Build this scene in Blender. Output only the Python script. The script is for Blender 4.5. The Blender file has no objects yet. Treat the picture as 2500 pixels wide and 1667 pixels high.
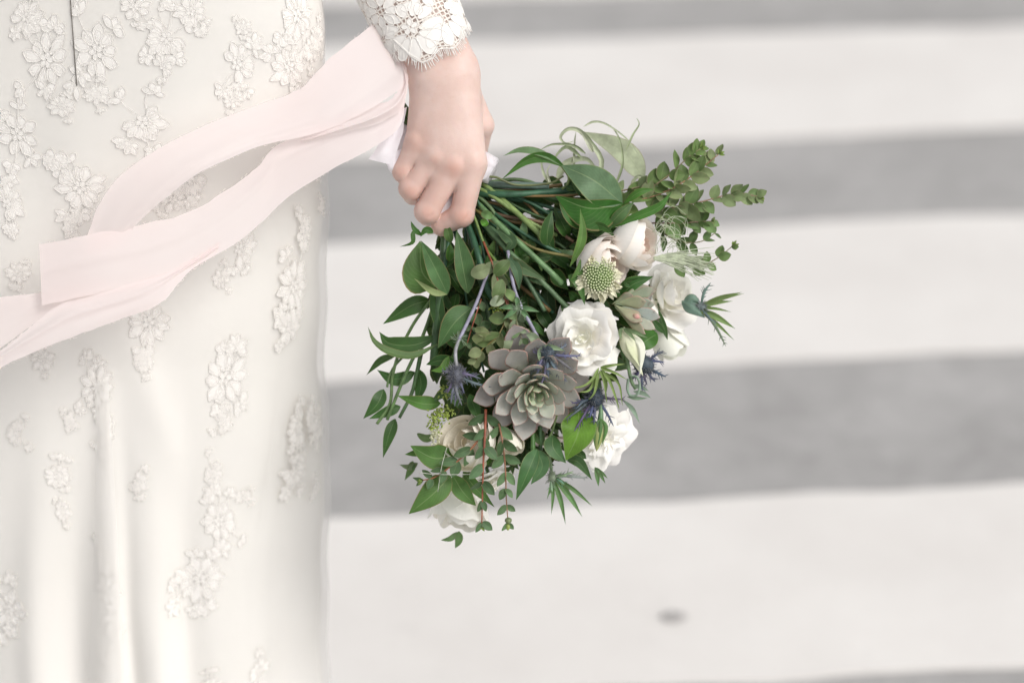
import bpy, math, random
import numpy as np

random.seed(7)
rng = np.random.default_rng(11)
SC = bpy.context.scene
COL = SC.collection

# ------------------------------------------------------------------ camera, world, sun, exposure
PX = 1.0 / 3000.0                      # metres per photograph pixel at the focus plane
LENS = 100.0
D0 = 2500 * PX * LENS / 36.0
PITCH = math.radians(25)
Rv = np.array([1.0, 0, 0])
Fv = np.array([0, math.cos(PITCH), -math.sin(PITCH)])
Uv = np.array([0, math.sin(PITCH), math.cos(PITCH)])
CEN = np.array([0, 0, 0.78])
CAM = CEN - Fv * D0
cd = bpy.data.cameras.new('camera')
cd.lens = LENS; cd.sensor_width = 36; cd.clip_start = 0.05; cd.clip_end = 300
cd.dof.use_dof = True; cd.dof.focus_distance = D0 + 0.005; cd.dof.aperture_fstop = 2.9
co = bpy.data.objects.new('camera', cd); COL.objects.link(co)
co.location = CAM; co.rotation_euler = (math.pi / 2 - PITCH, 0, 0)
SC.camera = co

SUN_EL = math.radians(46); SUN_AZ = math.radians(131)      # azimuth clockwise from +Y
world = bpy.data.worlds.new('World'); SC.world = world; world.use_nodes = True
wn = world.node_tree; wn.nodes.clear()
sky = wn.nodes.new('ShaderNodeTexSky'); sky.sky_type = 'NISHITA'; sky.sun_disc = False
sky.sun_elevation = SUN_EL; sky.sun_rotation = SUN_AZ
sky.air_density = 1.0; sky.dust_density = 3.0; sky.ozone_density = 1.0
hs = wn.nodes.new('ShaderNodeHueSaturation'); hs.inputs['Saturation'].default_value = 0.10
bg = wn.nodes.new('ShaderNodeBackground'); bg.inputs['Strength'].default_value = 0.13
wo = wn.nodes.new('ShaderNodeOutputWorld')
wn.links.new(sky.outputs[0], hs.inputs['Color']); wn.links.new(hs.outputs[0], bg.inputs['Color'])
wn.links.new(bg.outputs[0], wo.inputs[0])
sd = bpy.data.lights.new('sun', 'SUN'); sd.energy = 1.3; sd.angle = math.radians(26); sd.color = (1.0, 0.955, 0.90)
so = bpy.data.objects.new('sun', sd); COL.objects.link(so)
from mathutils import Vector
tosun = Vector((math.cos(SUN_EL) * math.sin(SUN_AZ), math.cos(SUN_EL) * math.cos(SUN_AZ), math.sin(SUN_EL)))
so.rotation_euler = tosun.to_track_quat('Z', 'Y').to_euler()
so.location = (0.5, -0.5, 3)
vs = SC.view_settings
vs.view_transform = 'Standard'; vs.look = 'None'; vs.gamma = 1.0; vs.use_curve_mapping = False
vs.exposure = 0.17
SC.cycles.max_bounces = 16; SC.cycles.diffuse_bounces = 9; SC.cycles.transmission_bounces = 12; SC.cycles.transparent_max_bounces = 16

# ------------------------------------------------------------------ coordinates
B3 = np.stack([Rv, -Uv, -Fv])          # rows: photo right, photo down, towards camera
def W(p):
    """point seen at photo pixel (x, y), z pixels nearer than the focus plane -> world"""
    p = np.asarray(p, float)
    one = p.ndim == 1
    p = np.atleast_2d(p)
    D = D0 - p[:, 2] * PX
    k = D / D0
    q = CAM + np.outer(D, Fv) + np.outer((p[:, 0] - 1250) * PX * k, Rv) - np.outer((p[:, 1] - 833.5) * PX * k, Uv)
    return q[0] if one else q
def proj(q):
    q = np.atleast_2d(q) - CAM
    D = q @ Fv
    f = D0 / PX
    return np.stack([1250 + f * (q @ Rv) / D, 833.5 - f * (q @ Uv) / D, (D0 - D) / PX], 1)
def ground(x, y, z=0.0):
    d = Fv * D0 + Rv * (x - 1250) * PX - Uv * (y - 833.5) * PX
    t = (z - CAM[2]) / d[2]
    return CAM + d * t
def unit(v):
    v = np.asarray(v, float)
    return v / (np.linalg.norm(v, axis=-1, keepdims=True) + 1e-12)

# ------------------------------------------------------------------ object helpers
ORG = {None: np.zeros(3)}
def link(o, parent):
    COL.objects.link(o)
    if parent is not None: o.parent = parent
def empty(name, loc, parent=None, **props):
    o = bpy.data.objects.new(name, None); o.empty_display_size = 0.02
    link(o, parent)
    pk = ORG[parent.name] if parent is not None else ORG[None]
    o.location = np.asarray(loc) - pk
    ORG[o.name] = np.asarray(loc, float)
    for k, v in props.items(): o[k] = v
    return o
def build(name, verts, faces, mat, parent=None, color=None, uv=None, attr=None, origin=None, smooth=True, **props):
    verts = np.asarray(verts, float)
    c = verts.mean(0) if origin is None else np.asarray(origin, float)
    me = bpy.data.meshes.new(name)
    faces = np.asarray(faces)
    n = len(verts); m = len(faces); k = faces.shape[1]
    me.vertices.add(n); me.vertices.foreach_set('co', (verts - c).astype(np.float32).ravel())
    me.loops.add(m * k); me.loops.foreach_set('vertex_index', faces.astype(np.int32).ravel())
    me.polygons.add(m)
    me.polygons.foreach_set('loop_start', np.arange(0, m * k, k, dtype=np.int32))
    me.update(calc_edges=True)
    me.polygons.foreach_set('use_smooth', np.full(m, smooth))
    if uv is not None:
        ul = me.uv_layers.new(name='UVMap')
        ul.data.foreach_set('uv', np.asarray(uv, np.float32)[faces.ravel()].ravel())
    if attr is not None:
        for an, av in attr.items():
            a = me.attributes.new(an, 'FLOAT', 'POINT'); a.data.foreach_set('value', np.asarray(av, np.float32))
    me.validate()
    me.materials.append(mat)
    o = bpy.data.objects.new(name, me)
    link(o, parent)
    pk = ORG[parent.name] if parent is not None else ORG[None]
    o.location = c - pk
    ORG[o.name] = c
    if color is not None: o.color = (*color, 1)
    for kk, v in props.items(): o[kk] = v
    return o
def gridfaces(n, m, closed=False):
    f = []
    i, j = np.meshgrid(np.arange(n - 1), np.arange(m if closed else m - 1), indexing='ij')
    j2 = (j + 1) % m
    return np.stack([i * m + j, i * m + j2, (i + 1) * m + j2, (i + 1) * m + j], -1).reshape(-1, 4)
class Acc:
    """collects several pieces into one mesh"""
    def __init__(s): s.v = []; s.f = []; s.uv = []; s.n = 0
    def add(s, v, f, uv=None):
        s.v.append(v); s.f.append(np.asarray(f) + s.n); s.n += len(v)
        s.uv.append(uv if uv is not None else np.zeros((len(v), 2)))
    def build(s, name, mat, parent=None, **k):
        return build(name, np.concatenate(s.v), np.concatenate(s.f), mat, parent, uv=np.concatenate(s.uv), **k)
def curve(pts, n):
    """Catmull-Rom through points"""
    P = np.asarray(pts, float)
    if len(P) == 2:
        t = np.linspace(0, 1, n)[:, None]; return P[0] * (1 - t) + P[1] * t
    E = np.vstack([2 * P[0] - P[1], P, 2 * P[-1] - P[-2]])
    u = np.linspace(0, len(P) - 1 - 1e-9, n)
    i = u.astype(int); t = (u - i)[:, None]
    a, b, c, d = E[i], E[i + 1], E[i + 2], E[i + 3]
    return .5 * (2 * b + (c - a) * t + (2 * a - 5 * b + 4 * c - d) * t ** 2 + (3 * b - a - 3 * c + d) * t ** 3)
def frames(C, up=None):
    T = unit(np.gradient(C, axis=0))
    N = np.zeros_like(T)
    r = np.asarray(up if up is not None else -Fv, float)
    if abs(np.dot(r, T[0])) > .95: r = Uv
    prev = unit(r - T[0] * np.dot(r, T[0]))
    for i in range(len(T)):
        prev = unit(prev - T[i] * np.dot(prev, T[i])); N[i] = prev
    return T, N, np.cross(T, N)
def tubeg(C, rad, sides=6, closed_end=True):
    """C world points, rad metres"""
    C = np.asarray(C); n = len(C)
    rad = np.broadcast_to(np.asarray(rad, float), (n,)) if np.ndim(rad) < 1 or len(np.atleast_1d(rad)) == n else np.interp(np.linspace(0, 1, n), np.linspace(0, 1, len(rad)), rad)
    T, N, Bn = frames(C)
    a = np.arange(sides) * 2 * math.pi / sides
    v = C[:, None] + rad[:, None, None] * (np.cos(a)[None, :, None] * N[:, None] + np.sin(a)[None, :, None] * Bn[:, None])
    v = v.reshape(-1, 3)
    f = gridfaces(n, sides, True)
    uv = np.stack(np.meshgrid(np.linspace(0, 1, n), np.arange(sides) / sides, indexing='ij'), -1).reshape(-1, 2)[:, ::-1]
    if closed_end:
        v = np.vstack([v, C[0], C[-1]]); k = n * sides
        j = np.arange(sides); j2 = (j + 1) % sides
        e1 = np.stack([j2, j, np.full(sides, k), np.full(sides, k)], 1)
        e2 = np.stack([(n - 1) * sides + j, (n - 1) * sides + j2, np.full(sides, k + 1), np.full(sides, k + 1)], 1)
        # quads with a repeated corner are avoided: split pairs of sides
        if sides % 2 == 0:
            jj = np.arange(0, sides, 2)
            e1 = np.stack([np.full(len(jj), k), (jj + 2) % sides, (jj + 1) % sides, jj], 1)
            e2 = np.stack([np.full(len(jj), k + 1), (n - 1) * sides + jj, (n - 1) * sides + (jj + 1) % sides, (n - 1) * sides + (jj + 2) % sides], 1)
            f = np.vstack([f, e1, e2])
        uv = np.vstack([uv, [0, 0], [0, 1]])
    return v, f, uv

# ------------------------------------------------------------------ materials
def mat(name):
    m = bpy.data.materials.new(name); m.use_nodes = True
    nt = m.node_tree; nt.nodes.clear()
    out = nt.nodes.new('ShaderNodeOutputMaterial')
    p = nt.nodes.new('ShaderNodeBsdfPrincipled')
    nt.links.new(p.outputs[0], out.inputs[0])
    return m, nt, p, out
def nd(nt, t, **k):
    n = nt.nodes.new(t)
    for a, b in k.items():
        if a in n.inputs: n.inputs[a].default_value = b
        else: setattr(n, a, b)
    return n
def noise(nt, scale, detail=4, rough=.6, coord='Object'):
    tc = nd(nt, 'ShaderNodeTexCoord')
    n = nd(nt, 'ShaderNodeTexNoise'); n.inputs['Scale'].default_value = scale
    n.inputs['Detail'].default_value = detail; n.inputs['Roughness'].default_value = rough
    nt.links.new(tc.outputs[coord], n.inputs['Vector'])
    return n
def ramp(nt, src, stops):
    r = nd(nt, 'ShaderNodeValToRGB'); e = r.color_ramp.elements
    while len(e) < len(stops): e.new(.5)
    for el, (p, c) in zip(e, stops):
        el.position = p; el.color = (c[0], c[1], c[2], 1) if hasattr(c, '__len__') else (c, c, c, 1)
    nt.links.new(src, r.inputs[0]); return r
def mixc(nt, fac, a, b, mode='MIX'):
    m = nd(nt, 'ShaderNodeMix'); m.data_type = 'RGBA'; m.blend_type = mode
    for k, s in ((0, fac), (6, a), (7, b)):
        if hasattr(s, 'is_output') or isinstance(s, bpy.types.NodeSocket): nt.links.new(s, m.inputs[k])
        elif k == 0: m.inputs[0].default_value = s
        else: m.inputs[k].default_value = (*s, 1)
    return m.outputs[2]
def mth(nt, op, a, b=None, c=None):
    m = nd(nt, 'ShaderNodeMath'); m.operation = op
    for i, s in enumerate((a, b, c)):
        if s is None: continue
        if isinstance(s, bpy.types.NodeSocket): nt.links.new(s, m.inputs[i])
        else: m.inputs[i].default_value = s
    return m.outputs[0]
def bump(nt, p, h, strength, dist):
    b = nd(nt, 'ShaderNodeBump'); b.inputs['Strength'].default_value = strength; b.inputs['Distance'].default_value = dist
    nt.links.new(h, b.inputs['Height']); nt.links.new(b.outputs[0], p.inputs['Normal']); return b
def translucent(nt, p, out, col, fac):
    t = nd(nt, 'ShaderNodeBsdfTranslucent'); mx = nd(nt, 'ShaderNodeMixShader'); mx.inputs[0].default_value = fac
    if isinstance(col, bpy.types.NodeSocket): nt.links.new(col, t.inputs[0])
    else: t.inputs[0].default_value = (*col, 1)
    nt.links.new(p.outputs[0], mx.inputs[1]); nt.links.new(t.outputs[0], mx.inputs[2]); nt.links.new(mx.outputs[0], out.inputs[0])
    return mx

def leaf_material(name, rough, vein, back, trans, rimcol=None):
    m, nt, p, out = mat(name)
    oi = nd(nt, 'ShaderNodeObjectInfo')
    uvn = nd(nt, 'ShaderNodeUVMap'); sp = nd(nt, 'ShaderNodeSeparateXYZ'); nt.links.new(uvn.outputs[0], sp.inputs[0])
    u, v = sp.outputs[0], sp.outputs[1]
    d = mth(nt, 'ABSOLUTE', mth(nt, 'SUBTRACT', u, .5))
    rib = ramp(nt, d, [(0.0, 1.0), (0.035, 0.0)])
    sv = mth(nt, 'SINE', mth(nt, 'SUBTRACT', mth(nt, 'MULTIPLY', v, 75.0), mth(nt, 'MULTIPLY', d, 60.0)))
    svr = ramp(nt, mth(nt, 'MULTIPLY_ADD', sv, .5, .5), [(0.90, 0.0), (1.0, 1.0)])
    n = noise(nt, 60, 5, .65)
    vr = ramp(nt, n.outputs[0], [(0.3, 0.62), (0.7, 1.35)])
    base = mixc(nt, 1.0, oi.outputs['Color'], vr.outputs[0], 'MULTIPLY')
    n2 = noise(nt, 14, 2, .5)
    base = mixc(nt, mth(nt, 'MULTIPLY', n2.outputs[0], .14), base, (0.16, 0.24, 0.05))
    pale = mixc(nt, .55, base, (0.36, 0.46, 0.22))
    vm = mth(nt, 'MAXIMUM', mth(nt, 'MULTIPLY', rib.outputs[0], vein), mth(nt, 'MULTIPLY', svr.outputs[0], vein * .25))
    base = mixc(nt, vm, base, pale)
    if rimcol:
        rim = ramp(nt, d, [(0.455, 0.0), (0.5, 1.0)])
        base = mixc(nt, mth(nt, 'MULTIPLY', rim.outputs[0], .8), base, rimcol)
    geo = nd(nt, 'ShaderNodeNewGeometry')
    bk = mixc(nt, .5, base, back)
    col = mixc(nt, geo.outputs['Backfacing'], base, bk)
    nt.links.new(col, p.inputs['Base Color'])
    rr = ramp(nt, n.outputs[0], [(0.3, rough - .06), (0.7, rough + .12)])
    nt.links.new(rr.outputs[0], p.inputs['Roughness'])
    p.inputs['Specular IOR Level'].default_value = .27
    hh = mth(nt, 'ADD', mth(nt, 'MULTIPLY', vm, -1.0), mth(nt, 'MULTIPLY', n.outputs[0], .5))
    bump(nt, p, hh, .35, .0006)
    translucent(nt, p, out, mixc(nt, .5, col, (0.25, 0.40, 0.05)), trans)
    return m
M = {}
M['gloss'] = leaf_material('glossy_leaf', .38, .55, (0.16, 0.22, 0.11), .10, (0.22, 0.27, 0.10))
M['leaf'] = leaf_material('soft_leaf', .48, .65, (0.18, 0.25, 0.13), .14, (0.30, 0.20, 0.10))
M['euca'] = leaf_material('eucalyptus_leaf', .55, .35, (0.24, 0.30, 0.20), .10, (0.33, 0.24, 0.17))

def simple(name, rough=.5, scale=80, lo=.75, hi=1.2, b=.3, bd=.0005, sss=0, trans=0, tcol=None, sheen=0):
    """colour comes from the object's own colour"""
    m, nt, p, out = mat(name)
    oi = nd(nt, 'ShaderNodeObjectInfo'); n = noise(nt, scale, 5, .6)
    vr = ramp(nt, n.outputs[0], [(0.3, lo), (0.7, hi)])
    c = mixc(nt, 1.0, oi.outputs['Color'], vr.outputs[0], 'MULTIPLY')
    nt.links.new(c, p.inputs['Base Color']); p.inputs['Roughness'].default_value = rough
    if sss:
        p.inputs['Subsurface Weight'].default_value = sss; p.inputs['Subsurface Scale'].default_value = .004
    if sheen: p.inputs['Sheen Weight'].default_value = sheen
    if b: bump(nt, p, n.outputs[0], b, bd)
    if trans: translucent(nt, p, out, c, trans)
    return m
M['stem'] = simple('stem', .45, 120, .6, 1.35, .5)
M['hair'] = simple('plant_hair', .6, 200, .7, 1.25, 0)
M['thread'] = simple('thread', .85, 400, .9, 1.05, 0)

def petal_material():
    m, nt, p, out = mat('petal')
    oi = nd(nt, 'ShaderNodeObjectInfo')
    uvn = nd(nt, 'ShaderNodeUVMap'); sp = nd(nt, 'ShaderNodeSeparateXYZ'); nt.links.new(uvn.outputs[0], sp.inputs[0])
    n = noise(nt, 35, 4, .6)
    vr = ramp(nt, n.outputs[0], [(0.3, .96), (0.7, 1.03)])
    c = mixc(nt, 1.0, oi.outputs['Color'], vr.outputs[0], 'MULTIPLY')
    base = ramp(nt, sp.outputs[1], [(0.0, 1.0), (0.55, 0.0)])
    c = mixc(nt, mth(nt, 'MULTIPLY', base.outputs[0], .5), c, (0.82, 0.82, 0.62))
    # fine lengthwise veins
    wv = mth(nt, 'SINE', mth(nt, 'ADD', mth(nt, 'MULTIPLY', sp.outputs[0], 120.0), mth(nt, 'MULTIPLY', n.outputs[0], 9.0)))
    nt.links.new(c, p.inputs['Base Color']); p.inputs['Roughness'].default_value = .6
    p.inputs['Sheen Weight'].default_value = .15
    p.inputs['Specular IOR Level'].default_value = .25
    bump(nt, p, mth(nt, 'ADD', mth(nt, 'MULTIPLY', wv, .15), n.outputs[0]), .22, .0006)
    translucent(nt, p, out, c, .14)
    return m
M['petal'] = petal_material()

def succulent_material():
    m, nt, p, out = mat('succulent')
    oi = nd(nt, 'ShaderNodeObjectInfo')
    uvn = nd(nt, 'ShaderNodeUVMap'); sp = nd(nt, 'ShaderNodeSeparateXYZ'); nt.links.new(uvn.outputs[0], sp.inputs[0])
    n = noise(nt, 45, 6, .7); vr = ramp(nt, n.outputs[0], [(0.28, .72), (0.72, 1.22)])
    c = mixc(nt, 1.0, oi.outputs['Color'], vr.outputs[0], 'MULTIPLY')
    rim = ramp(nt, sp.outputs[0], [(0.93, 0.0), (0.985, 1.0)])
    c = mixc(nt, mth(nt, 'MULTIPLY', rim.outputs[0], .9), c, (0.48, 0.27, 0.22))
    tip = ramp(nt, sp.outputs[1], [(0.70, 0.0), (1.0, 1.0)])
    c = mixc(nt, mth(nt, 'MULTIPLY', tip.outputs[0], .35), c, (0.36, 0.29, 0.26))
    n3 = noise(nt, 130, 3, .5); spot = ramp(nt, n3.outputs[0], [(0.66, 0.0), (0.74, 1.0)])
    c = mixc(nt, mth(nt, 'MULTIPLY', spot.outputs[0], .6), c, (0.16, 0.11, 0.09))
    basec = ramp(nt, sp.outputs[1], [(0.15, 1.0), (0.6, 0.0)])
    c = mixc(nt, mth(nt, 'MULTIPLY', basec.outputs[0], .4), c, (0.33, 0.42, 0.22))
    nt.links.new(c, p.inputs['Base Color']); p.inputs['Roughness'].default_value = .55
    p.inputs['Subsurface Weight'].default_value = .12; p.inputs['Subsurface Scale'].default_value = .003
    bump(nt, p, n.outputs[0], .2, .0008)
    return m
M['succ'] = succulent_material()

def skin_material():
    m, nt, p, out = mat('skin')
    at = nd(nt, 'ShaderNodeAttribute'); at.attribute_name = 'red'
    n = noise(nt, 38, 4, .6); n2 = noise(nt, 170, 4, .6)
    c = ramp(nt, n.outputs[0], [(0.3, (0.66, 0.475, 0.415)), (0.7, (0.74, 0.575, 0.52))]).outputs[0]
    c = mixc(nt, mth(nt, 'MULTIPLY', at.outputs['Fac'], .8), c, (0.60, 0.32, 0.25))
    fr = ramp(nt, n2.outputs[0], [(0.60, 0.0), (0.75, 1.0)])
    c = mixc(nt, mth(nt, 'MULTIPLY', fr.outputs[0], .12), c, (0.50, 0.26, 0.18))
    nt.links.new(c, p.inputs['Base Color']); p.inputs['Roughness'].default_value = .47
    p.inputs['Specular IOR Level'].default_value = .38
    p.inputs['Subsurface Weight'].default_value = .25
    p.inputs['Subsurface Radius'].default_value = (1.0, .35, .2); p.inputs['Subsurface Scale'].default_value = .0035
    v = nd(nt, 'ShaderNodeTexVoronoi'); v.inputs['Scale'].default_value = 1100
    tc = nd(nt, 'ShaderNodeTexCoord'); nt.links.new(tc.outputs['Object'], v.inputs['Vector'])
    bump(nt, p, mth(nt, 'ADD', mth(nt, 'MULTIPLY', n2.outputs[0], 1.2), mth(nt, 'MULTIPLY', v.outputs[0], .3)), .35, .0004)
    return m
M['skin'] = skin_material()

def cloth_material(name, col, col2, rough=.75, weave=2600, wb=.15, trans=0, alpha=None, sheen=.2, nscale=6, var=(.35, .65), crumple=0):
    m, nt, p, out = mat(name)
    n = noise(nt, nscale, 3, .5)
    c = ramp(nt, n.outputs[0], [(var[0], col), (var[1], col2)]).outputs[0]
    nt.links.new(c, p.inputs['Base Color']); p.inputs['Roughness'].default_value = rough
    p.inputs['Sheen Weight'].default_value = sheen; p.inputs['Specular IOR Level'].default_value = .2
    tc = nd(nt, 'ShaderNodeTexCoord')
    w1 = nd(nt, 'ShaderNodeTexWave'); w1.inputs['Scale'].default_value = weave / 6.283; w1.bands_direction = 'X'
    w2 = nd(nt, 'ShaderNodeTexWave'); w2.inputs['Scale'].default_value = weave / 6.283; w2.bands_direction = 'Z'
    for w in (w1, w2): nt.links.new(tc.outputs['Object'], w.inputs['Vector'])
    h = mth(nt, 'ADD', w1.outputs[1], w2.outputs[1])
    if crumple:
        n3 = noise(nt, 42, 5, .55); h = mth(nt, 'ADD', mth(nt, 'MULTIPLY', h, .2), mth(nt, 'MULTIPLY', n3.outputs[0], crumple))
    bump(nt, p, h, wb, .0004 if not crumple else .003)
    last = p
    if trans: last = translucent(nt, p, out, c, trans)
    if alpha is not None:
        tr = nd(nt, 'ShaderNodeBsdfTransparent'); mx = nd(nt, 'ShaderNodeMixShader')
        if isinstance(alpha, float): mx.inputs[0].default_value = alpha
        else: nt.links.new(alpha(nt), mx.inputs[0])
        nt.links.new(tr.outputs[0], mx.inputs[1]); nt.links.new(last.outputs[0], mx.inputs[2]); nt.links.new(mx.outputs[0], out.inputs[0])
    return m
M['satin'] = cloth_material('ivory_satin', (0.865, 0.84, 0.80), (0.885, 0.862, 0.825), .55, 3000, .1, .0, None, .3, 5)
M['ribbon'] = cloth_material('blush_silk', (0.95, 0.85, 0.84), (0.96, 0.885, 0.875), .5, 2600, .10, .42, .90, .4, 9, crumple=.9)
M['wrap'] = cloth_material('white_wrap', (0.84, 0.81, 0.85), (0.88, 0.85, 0.88), .6, 1500, .2, .2, None, .2, 20)
M['lace'] = cloth_material('lace_fabric', (0.86, 0.835, 0.80), (0.88, 0.855, 0.82), .8, 2600, .05, 0, None, .4, 40)
def net_alpha(scale, thick):
    def f(nt):
        uvn = nd(nt, 'ShaderNodeUVMap')
        v = nd(nt, 'ShaderNodeTexVoronoi'); v.feature = 'DISTANCE_TO_EDGE'; v.inputs['Scale'].default_value = scale
        v.inputs['Randomness'].default_value = .35
        nt.links.new(uvn.outputs[0], v.inputs['Vector'])
        return ramp(nt, v.outputs[0], [(thick, 1.0), (thick + .05, 0.20)]).outputs[0]
    return f
M['tulle'] = cloth_material('tulle', (0.875, 0.865, 0.85), (0.89, 0.88, 0.865), .7, 2600, .0, .3, .34, .2, 9)
M['net'] = cloth_material('lace_net', (0.88, 0.83, 0.77), (0.91, 0.87, 0.81), .8, 2600, .2, .15, net_alpha(1.0, .15), .2, 30)

def road_material():
    m, nt, p, out = mat('road_surface')
    n = noise(nt, 4.5, 6, .65); n2 = noise(nt, 160, 3, .6); n3 = noise(nt, 24, 5, .7)
    f = mth(nt, 'ADD', mth(nt, 'MULTIPLY', n.outputs[0], .45), mth(nt, 'ADD', mth(nt, 'MULTIPLY', n2.outputs[0], .25), mth(nt, 'MULTIPLY', n3.outputs[0], .3)))
    c = ramp(nt, f, [(0.36, (0.30, 0.292, 0.288)), (0.64, (0.49, 0.48, 0.475))])
    nt.links.new(c.outputs[0], p.inputs['Base Color']); p.inputs['Roughness'].default_value = .9
    bump(nt, p, n2.outputs[0], .6, .004)
    return m
M['road'] = road_material()
def paint_material():
    m, nt, p, out = mat('road_paint')
    n = noise(nt, 3.0, 6, .62); n2 = noise(nt, 120, 3, .6); n3 = noise(nt, 22, 5, .7)
    c = ramp(nt, n.outputs[0], [(0.3, (0.735, 0.705, 0.68)), (0.7, (0.825, 0.80, 0.775))]).outputs[0]
    wear = ramp(nt, n3.outputs[0], [(0.60, 0.0), (0.78, 1.0)])
    c = mixc(nt, mth(nt, 'MULTIPLY', wear.outputs[0], .35), c, (0.55, 0.53, 0.52))
    nt.links.new(c, p.inputs['Base Color']); p.inputs['Roughness'].default_value = .75
    bump(nt, p, n2.outputs[0], .5, .003)
    return m
M['paint'] = paint_material()
M['stain'] = simple('stain', .8, 60, .7, 1.2, .3)

# ------------------------------------------------------------------ setting: road with crosswalk stripes
road = build('road', [(-60, -40, 0), (60, -40, 0), (60, 90, 0), (-60, 90, 0)], [[0, 1, 2, 3]], M['road'], kind='structure')
LX, RX = 850, 2500
bl = [5, 112, 383, 595, 925, 1260, 1706]
br = [-52, 62, 307, 520, 850, 1180, 1624]
def line(yl, yr):
    a, b = ground(LX, yl, .004), ground(RX, yr, .004)
    d = (b - a) / (b[0] - a[0])
    return (a + d * (-2.6 - a[0]), a + d * (3.4 - a[0]))
lines = [line(a, b) for a, b in zip(bl, br)]
per = np.mean([lines[1][0][1] - lines[3][0][1], lines[3][0][1] - lines[5][0][1]])
stripes = [(lines[1], lines[2]), (lines[3], lines[4]), (lines[5], lines[6])]
def shift(l, dy): return (l[0] + [0, dy, 0], l[1] + [0, dy, 0])
far0 = lines[0]; wid = lines[1][0][1] - lines[2][0][1]
for k in range(6): stripes.append((shift(far0, wid + k * per), shift(far0, k * per)))
for k in range(2): stripes.append((shift(lines[5], -(k + 1) * per), shift(lines[6], -(k + 1) * per)))
for top, bot in stripes:
    n = 60
    acc = []
    for q in range(n + 1):
        t = q / n
        a = top[0] * (1 - t) + top[1] * t; b = bot[0] * (1 - t) + bot[1] * t
        a = a + [0, random.uniform(-.006, .006), 0]; b = b + [0, random.uniform(-.006, .006), 0]
        acc += [a, a * [1, 1, 0], b, b * [1, 1, 0]]
    acc = np.array(acc); F = []
    for q in range(n):
        i = q * 4; F += [[i, i + 2, i + 6, i + 4], [i + 1, i, i + 4, i + 5], [i + 2, i + 3, i + 7, i + 6]]
    build('painted_stripe', acc, F, M['paint'], road, smooth=False)
for (sx, sy, sr, cc) in ((1642, 1504, .0105, .42),):
    c = ground(sx, sy, .006); pts = []
    for r_ in (1.0, .5):
        for a in range(16):
            rr = sr * r_ * (1 + .25 * math.sin(3 * a + sx) + random.uniform(-.1, .1))
            pts.append(c + [rr * 1.5 * math.cos(a * math.pi / 8), rr * 1.2 * math.sin(a * math.pi / 8), (0 if r_ == 1 else .001)])
    F = gridfaces(2, 16, True).tolist() + [[16 + (a) % 16, 16 + (a + 1) % 16, 16 + (a + 2) % 16 if a < 14 else 16, 32] for a in range(0, 16, 2)]
    pts.append(c + [0, 0, .001])
    build('stain', pts, F, M['stain'], road, color=(cc, cc * .96, cc * .94))

# ------------------------------------------------------------------ PERSON: hand and forearm from a distance field
def rcone(P, a, b, ra, rb):
    a = np.array(a, np.float32); b = np.array(b, np.float32)
    ba = b - a; L2 = float(ba @ ba)
    pa = P - a
    t = np.clip((pa @ ba) / L2, 0, 1)
    d = pa - t[..., None] * ba
    return np.sqrt((d * d).sum(-1)) - (ra + (rb - ra) * t)
def smin(a, b, k):
    h = np.clip(.5 + .5 * (b - a) / k, 0, 1)
    return b + (a - b) * h - k * h * (1 - h)
def surface_nets(V, org, step):
    S = V < 0
    nx, ny, nz = V.shape
    cx = (nx - 1, ny - 1, nz - 1)
    acc = np.zeros(cx + (3,), np.float32); cnt = np.zeros(cx, np.float32)
    corners = [(0, 0, 0), (1, 0, 0), (0, 1, 0), (1, 1, 0), (0, 0, 1), (1, 0, 1), (0, 1, 1), (1, 1, 1)]
    sl = lambda c: tuple(slice(c[i], c[i] + cx[i]) for i in range(3))
    for i, a in enumerate(corners):
        for b in corners[i + 1:]:
            df = [b[q] - a[q] for q in range(3)]
            if sum(abs(q) for q in df) != 1 or min(df) < 0: continue
            va, vb = V[sl(a)], V[sl(b)]
            mk = S[sl(a)] != S[sl(b)]
            t = np.where(mk, va / np.where(mk, va - vb, 1), 0)
            for q in range(3): acc[..., q] += np.where(mk, a[q] + df[q] * t, 0)
            cnt += mk
    act = cnt > 0
    idx = -np.ones(cx, np.int64); idx[act] = np.arange(act.sum())
    ii = np.stack(np.nonzero(act), 1)
    vert = (ii + acc[act] / cnt[act][:, None]) * step + org
    faces = []
    for ax in range(3):
        o1, o2 = (ax + 1) % 3, (ax + 2) % 3
        a = [slice(None)] * 3; b = [slice(None)] * 3
        a[ax] = slice(0, -1); b[ax] = slice(1, None)
        ch = S[tuple(a)] != S[tuple(b)]
        pos = np.stack(np.nonzero(ch), 1)
        ok = (pos[:, o1] > 0) & (pos[:, o2] > 0) & (pos[:, o1] < cx[o1]) & (pos[:, o2] < cx[o2])
        pos = pos[ok]
        e1 = np.zeros(3, int); e1[o1] = 1; e2 = np.zeros(3, int); e2[o2] = 1
        q = [idx[tuple((pos - d).T)] for d in (0 * e1, e1, e1 + e2, e2)]
        q = np.stack(q, 1)
        ins = S[tuple(pos.T)]
        q[ins] = q[ins][:, ::-1]
        faces.append(q)
    return vert, np.concatenate(faces)
HO = np.array([1090, 330, -45.0])
HC = W(HO)
def WH(p):                                   # rigid placement of hand-space pixels
    return HC + ((np.atleast_2d(p) - HO) * PX) @ B3
STEP = 3.0
lo = np.array([860, -260, -270.0]); hi = np.array([1250, 600, 45.0])
ax = [np.arange(lo[i], hi[i], STEP, dtype=np.float32) for i in range(3)]
G = np.stack(np.meshgrid(*ax, indexing='ij'), -1)
adir = np.array([.44, .898]); aper = np.array([.898, -.44])
def armp(L, o, z): return (997 + adir[0] * L + aper[0] * o, adir[1] * L + aper[1] * o, z)
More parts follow.
